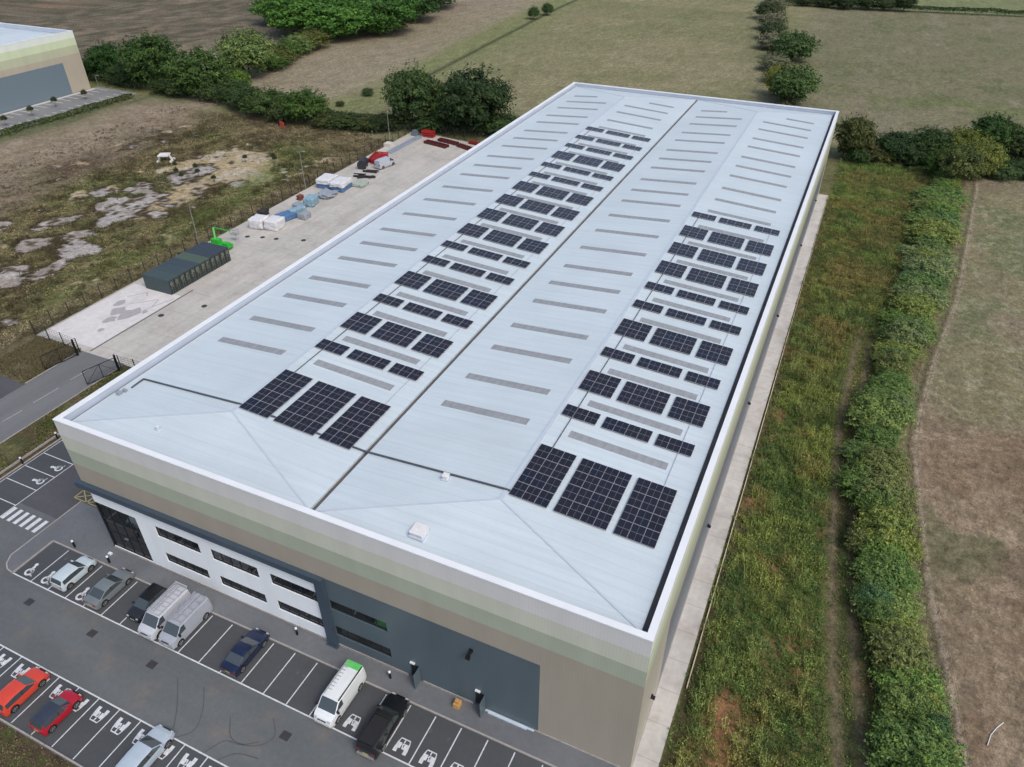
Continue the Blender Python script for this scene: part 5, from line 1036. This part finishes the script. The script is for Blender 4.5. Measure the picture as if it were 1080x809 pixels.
blob('dark_sacks', -41.4, 84.5, 1.0, 1.2, .9, simple('rust_sack', lin(120, 66, 50), .8, var=.3), 'rusty brown sack by the fence behind the pale blue cube', 'sacks', seed=16, lump=.25)
def drum():
    e = empty('cable_drum', (-40.4, 106.0, .02), .35, 'black horizontal tank lying in front of the red frames', 'tank')
    b = MB(); b.tube([(0, -1.5, 1.0), (0, 1.5, 1.0)], 1.0, 18); b.build('shell', simple('drum_black', lin(50, 50, 58), .5), e, True)
    b = MB(); b.box(-.8, -1.1, 0, .8, -.8, .35); b.box(-.8, .8, 0, .8, 1.1, .35); b.build('cradle', M_BLK, e)
drum()
def redstack(x, y, L_, W_, H_, rot, mat, label, rows=3, name='steel_frame_stack'):
    e = empty(name, (x, y, .01), rot, label, 'steel stack'); b = MB()
    for k in range(rows):
        for j in range(3): z = H_*(j+.5)/3; b.bar((-W_/2+W_*k/(rows-1), -L_/2, z), (-W_/2+W_*k/(rows-1), L_/2, z), .22)
    b.build('beams', mat, e)
    b = MB(); b.bar((0, -L_/2+.2, H_), (0, L_/2-.2, H_), .14)
    for k in range(6): yy_ = -L_/2+.3+(L_-.6)*k/5; b.bar((-W_/2-.1, yy_, H_), (W_/2+.1, yy_, H_), .16); b.bar((-W_/2, yy_, 0), (-W_/2, yy_, H_), .1); b.bar((W_/2, yy_, 0), (W_/2, yy_, H_), .1)
    b.build('cross_bars', mat, e)
redstack(-39.4, 111.4, 5.4, 2.2, 1.2, .25, M_RED2, 'bright red stack of steel frames behind the black tank', 5); redstack(-41.4, 111.8, 5.4, .8, .9, .25, M_RED, 'narrow dull red beam stack along the fence beside the bright red one')
redstack(-33.0, 126.6, 7.0, 1.3, .6, math.radians(78), M_OXIDE, 'long dark red beam stack, nearest of the stacks at the end of the yard'); redstack(-31.2, 129.4, 6.0, 1.0, .6, math.radians(78), M_OXIDE, 'long dark red beam stack behind and right of the nearest one')
redstack(-25.6, 127.4, 4.6, 1.1, .6, math.radians(70), M_OXIDE, 'dark red beam stack closest to the warehouse roof edge'); redstack(-24.6, 131.0, 3.4, .8, .5, math.radians(80), M_RED, 'short red beam bundle at the far right corner of the yard')
redstack(-38.1, 131.6, 3.4, 1.2, 1.5, math.radians(90), M_RED2, 'bright red crate like frame at the far left corner of the yard', 5)
b = MB(); 
for k in range(5): b.box(-.9+.38*k, -7.5, .02+.03*(k % 2), -.62+.38*k, 7.2, .16+.03*(k % 2))
o = b.build('sheet_bundle', simple('bluish_sheets', lin(146, 156, 170), .5, var=.12)); o.location = (-40.3, 124.2, .01); o.rotation_euler = (0, 0, -.03); tag(o, 'long flat bundle of bluish metal sheets along the fence', 'metal sheets')
b = MB(); b.box(-.9, -.7, 0, .9, .7, .9); b.box(-.5, -.5, .9, .6, .5, 1.3); o = b.build('equipment_box', simple('equip_grey', lin(108, 118, 128), .6, var=.3)); o.location = (-41.8, 131.3, .01); tag(o, 'grey equipment box left of the bright red frame at the yard corner', 'box')
b = MB(); b.box(-.9, -.9, 0, .9, .9, .8); o = b.build('concrete_block', simple('block_white', lin(206, 202, 192), .7)); o.location = (-43.3, 121.3, .01); tag(o, 'pale square concrete block at the foot of the farthest lamp column', 'block')
b = MB()
for k in range(8): b.v += [(.3*math.cos(k*math.pi/4), .3*math.sin(k*math.pi/4), 0)]
b.v.append((0, 0, 1.6)); b.f = [(k, (k+1) % 8, 8) for k in range(8)]; b.m = [0]*8; b.box(-.4, -.4, 0, .4, .4, .08)
o = b.build('traffic_cone', M_RED2); o.location = (-40.2, 134.6, .01); o.scale = (1.3, 1.3, 1); tag(o, 'tall red cone standing behind the grey equipment at the yard corner', 'cone')
vehicle('parked_van', 'silver van parked on the yard beside the red steel frames', 'van', -36.2, 108.6, True, 5.0, 1.95, 2.0, lin(176, 182, 192), 'van', rot=-.22)
def boom():
    e = empty('boom_lift', (-41.2, 59.9, .01), 0, 'bright green boom lift parked behind the container row', 'boom lift')
    b = MB(); b.box(-1.0, -.9, .5, 4.3, .9, 1.15); b.box(-.6, -.7, 1.15, 1.4, .7, 2.0); b.box(2.6, -.7, 1.15, 4.1, .5, 1.6); b.build('chassis', M_GREEN, e)
    for xx in (-.3, 3.4):
        for sg in (-1, 1): b = MB(); b.tube([(xx, sg*.75, .45), (xx, sg*1.1, .45)], .45, 16); b.build('wheel', M_TYRE, e, True)
    b = MB(); b.bar((.2, 0, 1.9), (-.9, 1.2, 4.0), .34); b.bar((-.9, 1.2, 4.0), (1.4, 3.6, 2.6), .2); b.build('boom', M_GREEN, e)
    b = MB()
    for z in (1.8, 2.4, 2.9):
        for a, c_ in (((1.2, 3.6), (3.0, 3.6)), ((3.0, 3.6), (3.0, 4.6)), ((3.0, 4.6), (1.2, 4.6)), ((1.2, 4.6), (1.2, 3.6))): b.bar((a[0], a[1], z), (c_[0], c_[1], z), .06)
    for a in ((1.2, 3.6), (3.0, 3.6), (3.0, 4.6), (1.2, 4.6)): b.bar((a[0], a[1], 1.8), (a[0], a[1], 2.9), .06)
    b.box(1.2, 3.6, 1.72, 3.0, 4.6, 1.8); b.build('platform', simple('platform_grey', lin(150, 152, 154), .5), e); e.scale = (.8, .8, .8)
boom()
# gully pots and dark patches on the yard
for i, (gx, gy, l) in enumerate(((-31.4, 37.2, 'dark manhole cover on the yard between slab and warehouse, nearest the gates'), (-27.4, 42.2, 'dark manhole cover on the yard close to the warehouse edge'), (-39.0, 65.6, 'dark round cover before the left white wrapped load'), (-36.2, 66.5, 'dark round cover before the right white wrapped load'), (-33.4, 67.0, 'dark round cover right of the white wrapped loads'), (-28.4, 68.6, 'dark round cover alone in the open middle of the yard'))):
    b = MB(); b.tube([(0, 0, .002), (0, 0, .03)], .45, 16); b.box(-.3, -.04, .03, .3, .04, .04); o = b.build('manhole_cover', M_IRON); o.location = (gx, gy, .01); tag(o, l, 'manhole cover', 'manhole covers on the yard')
pl = MB(); rs = random.Random(4)
def patch(cx, cyy, pts, mi=0): pl.poly([(cx+x, cyy+y, .013) for x, y in pts], mi)
def ragged(cx, cyy, rx, ry, nn, sd):
    r_ = random.Random(sd); return [(rx*math.cos(t)*r_.uniform(.6, 1.1), ry*math.sin(t)*r_.uniform(.6, 1.1)) for t in [2*math.pi*k/nn for k in range(nn)]]
for cx, cyy, rx, ry, sd in ((-36.2, 35.6, 1.6, 2.2, 1), (-37.6, 33.0, 1.0, 1.3, 2), (-38.6, 35.5, 1.2, 1.5, 3), (-40.4, 37.4, 1.0, 1.2, 4), (-36.4, 30.2, .5, .6, 5), (-40.4, 44, .8, .9, 6), (-34.6, 37.0, .6, .7, 8)): patch(cx, cyy, ragged(0, 0, rx, ry, 11, sd))
for a in ((-41, 39.4, -39.2, 41.8), (-39.2, 41.8, -38.2, 40.9), (-38.8, 37.8, -35.6, 40.8), (-35.6, 40.8, -34.8, 38.6), (-35.2, 37.2, -33.6, 42)): line(*a, w=.16, z=.013)
struct(pl.build('slab_patches', simple('patch_grey', lin(164, 160, 160), .85, var=.1)))
# building strip at the top of the picture, beyond the fields
e = empty('farm_shed', (27, 379, 0), .02, 'low farm shed with a pale grey roof, half hidden at the top edge', 'shed')
b = MB(); b.box(-11, 0, 0, 9, 9, 2.6); b.build('wall', simple('shed_wall', lin(84, 80, 82), .8), e); b = MB(); b.poly([(-11.3, -.4, 2.5), (9.3, -.4, 2.5), (9.3, 4.5, 4.2), (-11.3, 4.5, 4.2)]); b.poly([(-11.3, 4.5, 4.2), (9.3, 4.5, 4.2), (9.3, 9.4, 2.5), (-11.3, 9.4, 2.5)]); b.build('roof', simple('shed_roof', lin(176, 172, 176), .6), e)
# things in the marsh
b = MB(); b.bar((-1.6, 0, 0), (-1.1, 0, 1.5), .35); b.bar((-1.1, 0, 1.5), (1.0, 0, 1.5), .35); b.bar((1.0, 0, 1.5), (1.7, 0, 0), .35); b.box(-1.7, -1.4, 0, -1.2, 1.4, .4); b.box(1.3, -1.4, 0, 1.8, 1.4, .4); b.box(-1.25, -1.2, 1.4, 1.1, 1.2, 1.62)
o = b.build('concrete_headwall', simple('white_concrete', lin(212, 210, 206), .7)); o.location = (-84.8, 90.6, 0); o.rotation_euler = (0, 0, .5); tag(o, 'small white concrete drain headwall standing above the marsh pools', 'headwall')
b = MB(); b.bar((-1.0, 0, 0), (-1.0, 0, 1.9), .1); b.bar((1.0, 0, 0), (1.0, 0, 1.9), .1); b.box(-1.1, -.05, .6, 1.1, .05, 1.9); o = b.build('orange_barrier', simple('orange_plastic', lin(214, 84, 62), .6)); o.location = (-76.0, 121.7, 0); o.rotation_euler = (0, 0, -.4); tag(o, 'bright orange safety panel in the rough grass below the rear hedge', 'barrier')
def sapling(x, y, h, label, grp):
    e = empty('sapling', (x, y, 0), 0, label, 'sapling', grp); b = MB(); b.tube([(0, 0, 0), (.05, 0, h*.7)], .03, 5); b.build('stem', M_BARK, e)
    o = bpy.data.objects.new('foliage', SHRUBS[0]); COL.objects.link(o); o.parent = e; o.location = (0, 0, h*.65); o.scale = (h*.3, h*.3, h*.38); o.color = lin(58, 64, 42) if h < 3 else lin(92, 102, 74)
for i, (x, y) in enumerate(((-78.5, 87.4), (-75.2, 84.5), (-73.6, 88.6), (-72.0, 82.8), (-70.6, 86.2), (-67.4, 97.8), (-62.0, 101.2), (-60.6, 100.0), (-64.4, 84.5))): sapling(x, y, 1.8, '%s dark sapling from the left standing on the sand flat' % ORD[i+1], 'dark saplings on the sand flat')
for i, (x, y) in enumerate(((-148.2, 112), (-146.2, 103), (-144.5, 94), (-147, 121))): sapling(x, y, 2.8, '%s young tree, counted from the near side, among the bays of the far car park' % ORD[(3, 2, 1, 4)[i]], 'young trees in the far car park')
# broken white hoses in the paddock
b = MB(); b.tube([(82.3, 16.6, .08), (81.8, 15.9, .08), (81.3, 15.0, .08), (81.0, 13.9, .08)], .04, 5); o = b.build('loose_hose', M_WRAP); tag(o, 'short pale curved hose lying alone on the right hand paddock', 'hose')
e = empty('wire_fence', (74, 0, 0), 0, 'low post and wire fence following the worn path beyond the hedgerow', 'fence'); b = MB(); prev = None
for i, yy in enumerate(np.arange(-4, 146, 6.0)):
    xx = float(hedge_x(yy))+float(np.interp(yy, [0, 30, 60, 90, 150], [3.0, 3.4, 3.3, 4.4, 5.4]))+1.2-74
    pb = MB(); pb.box(xx-.035, yy-.035, 0, xx+.035, yy+.035, .85); pb.build('post', M_PAL, e)
    if prev:
        for z in (.4, .8): b.bar((prev[0], prev[1], z), (xx, yy, z), .012)
    prev = (xx, yy)
b.build('wires', M_FENCE, e)
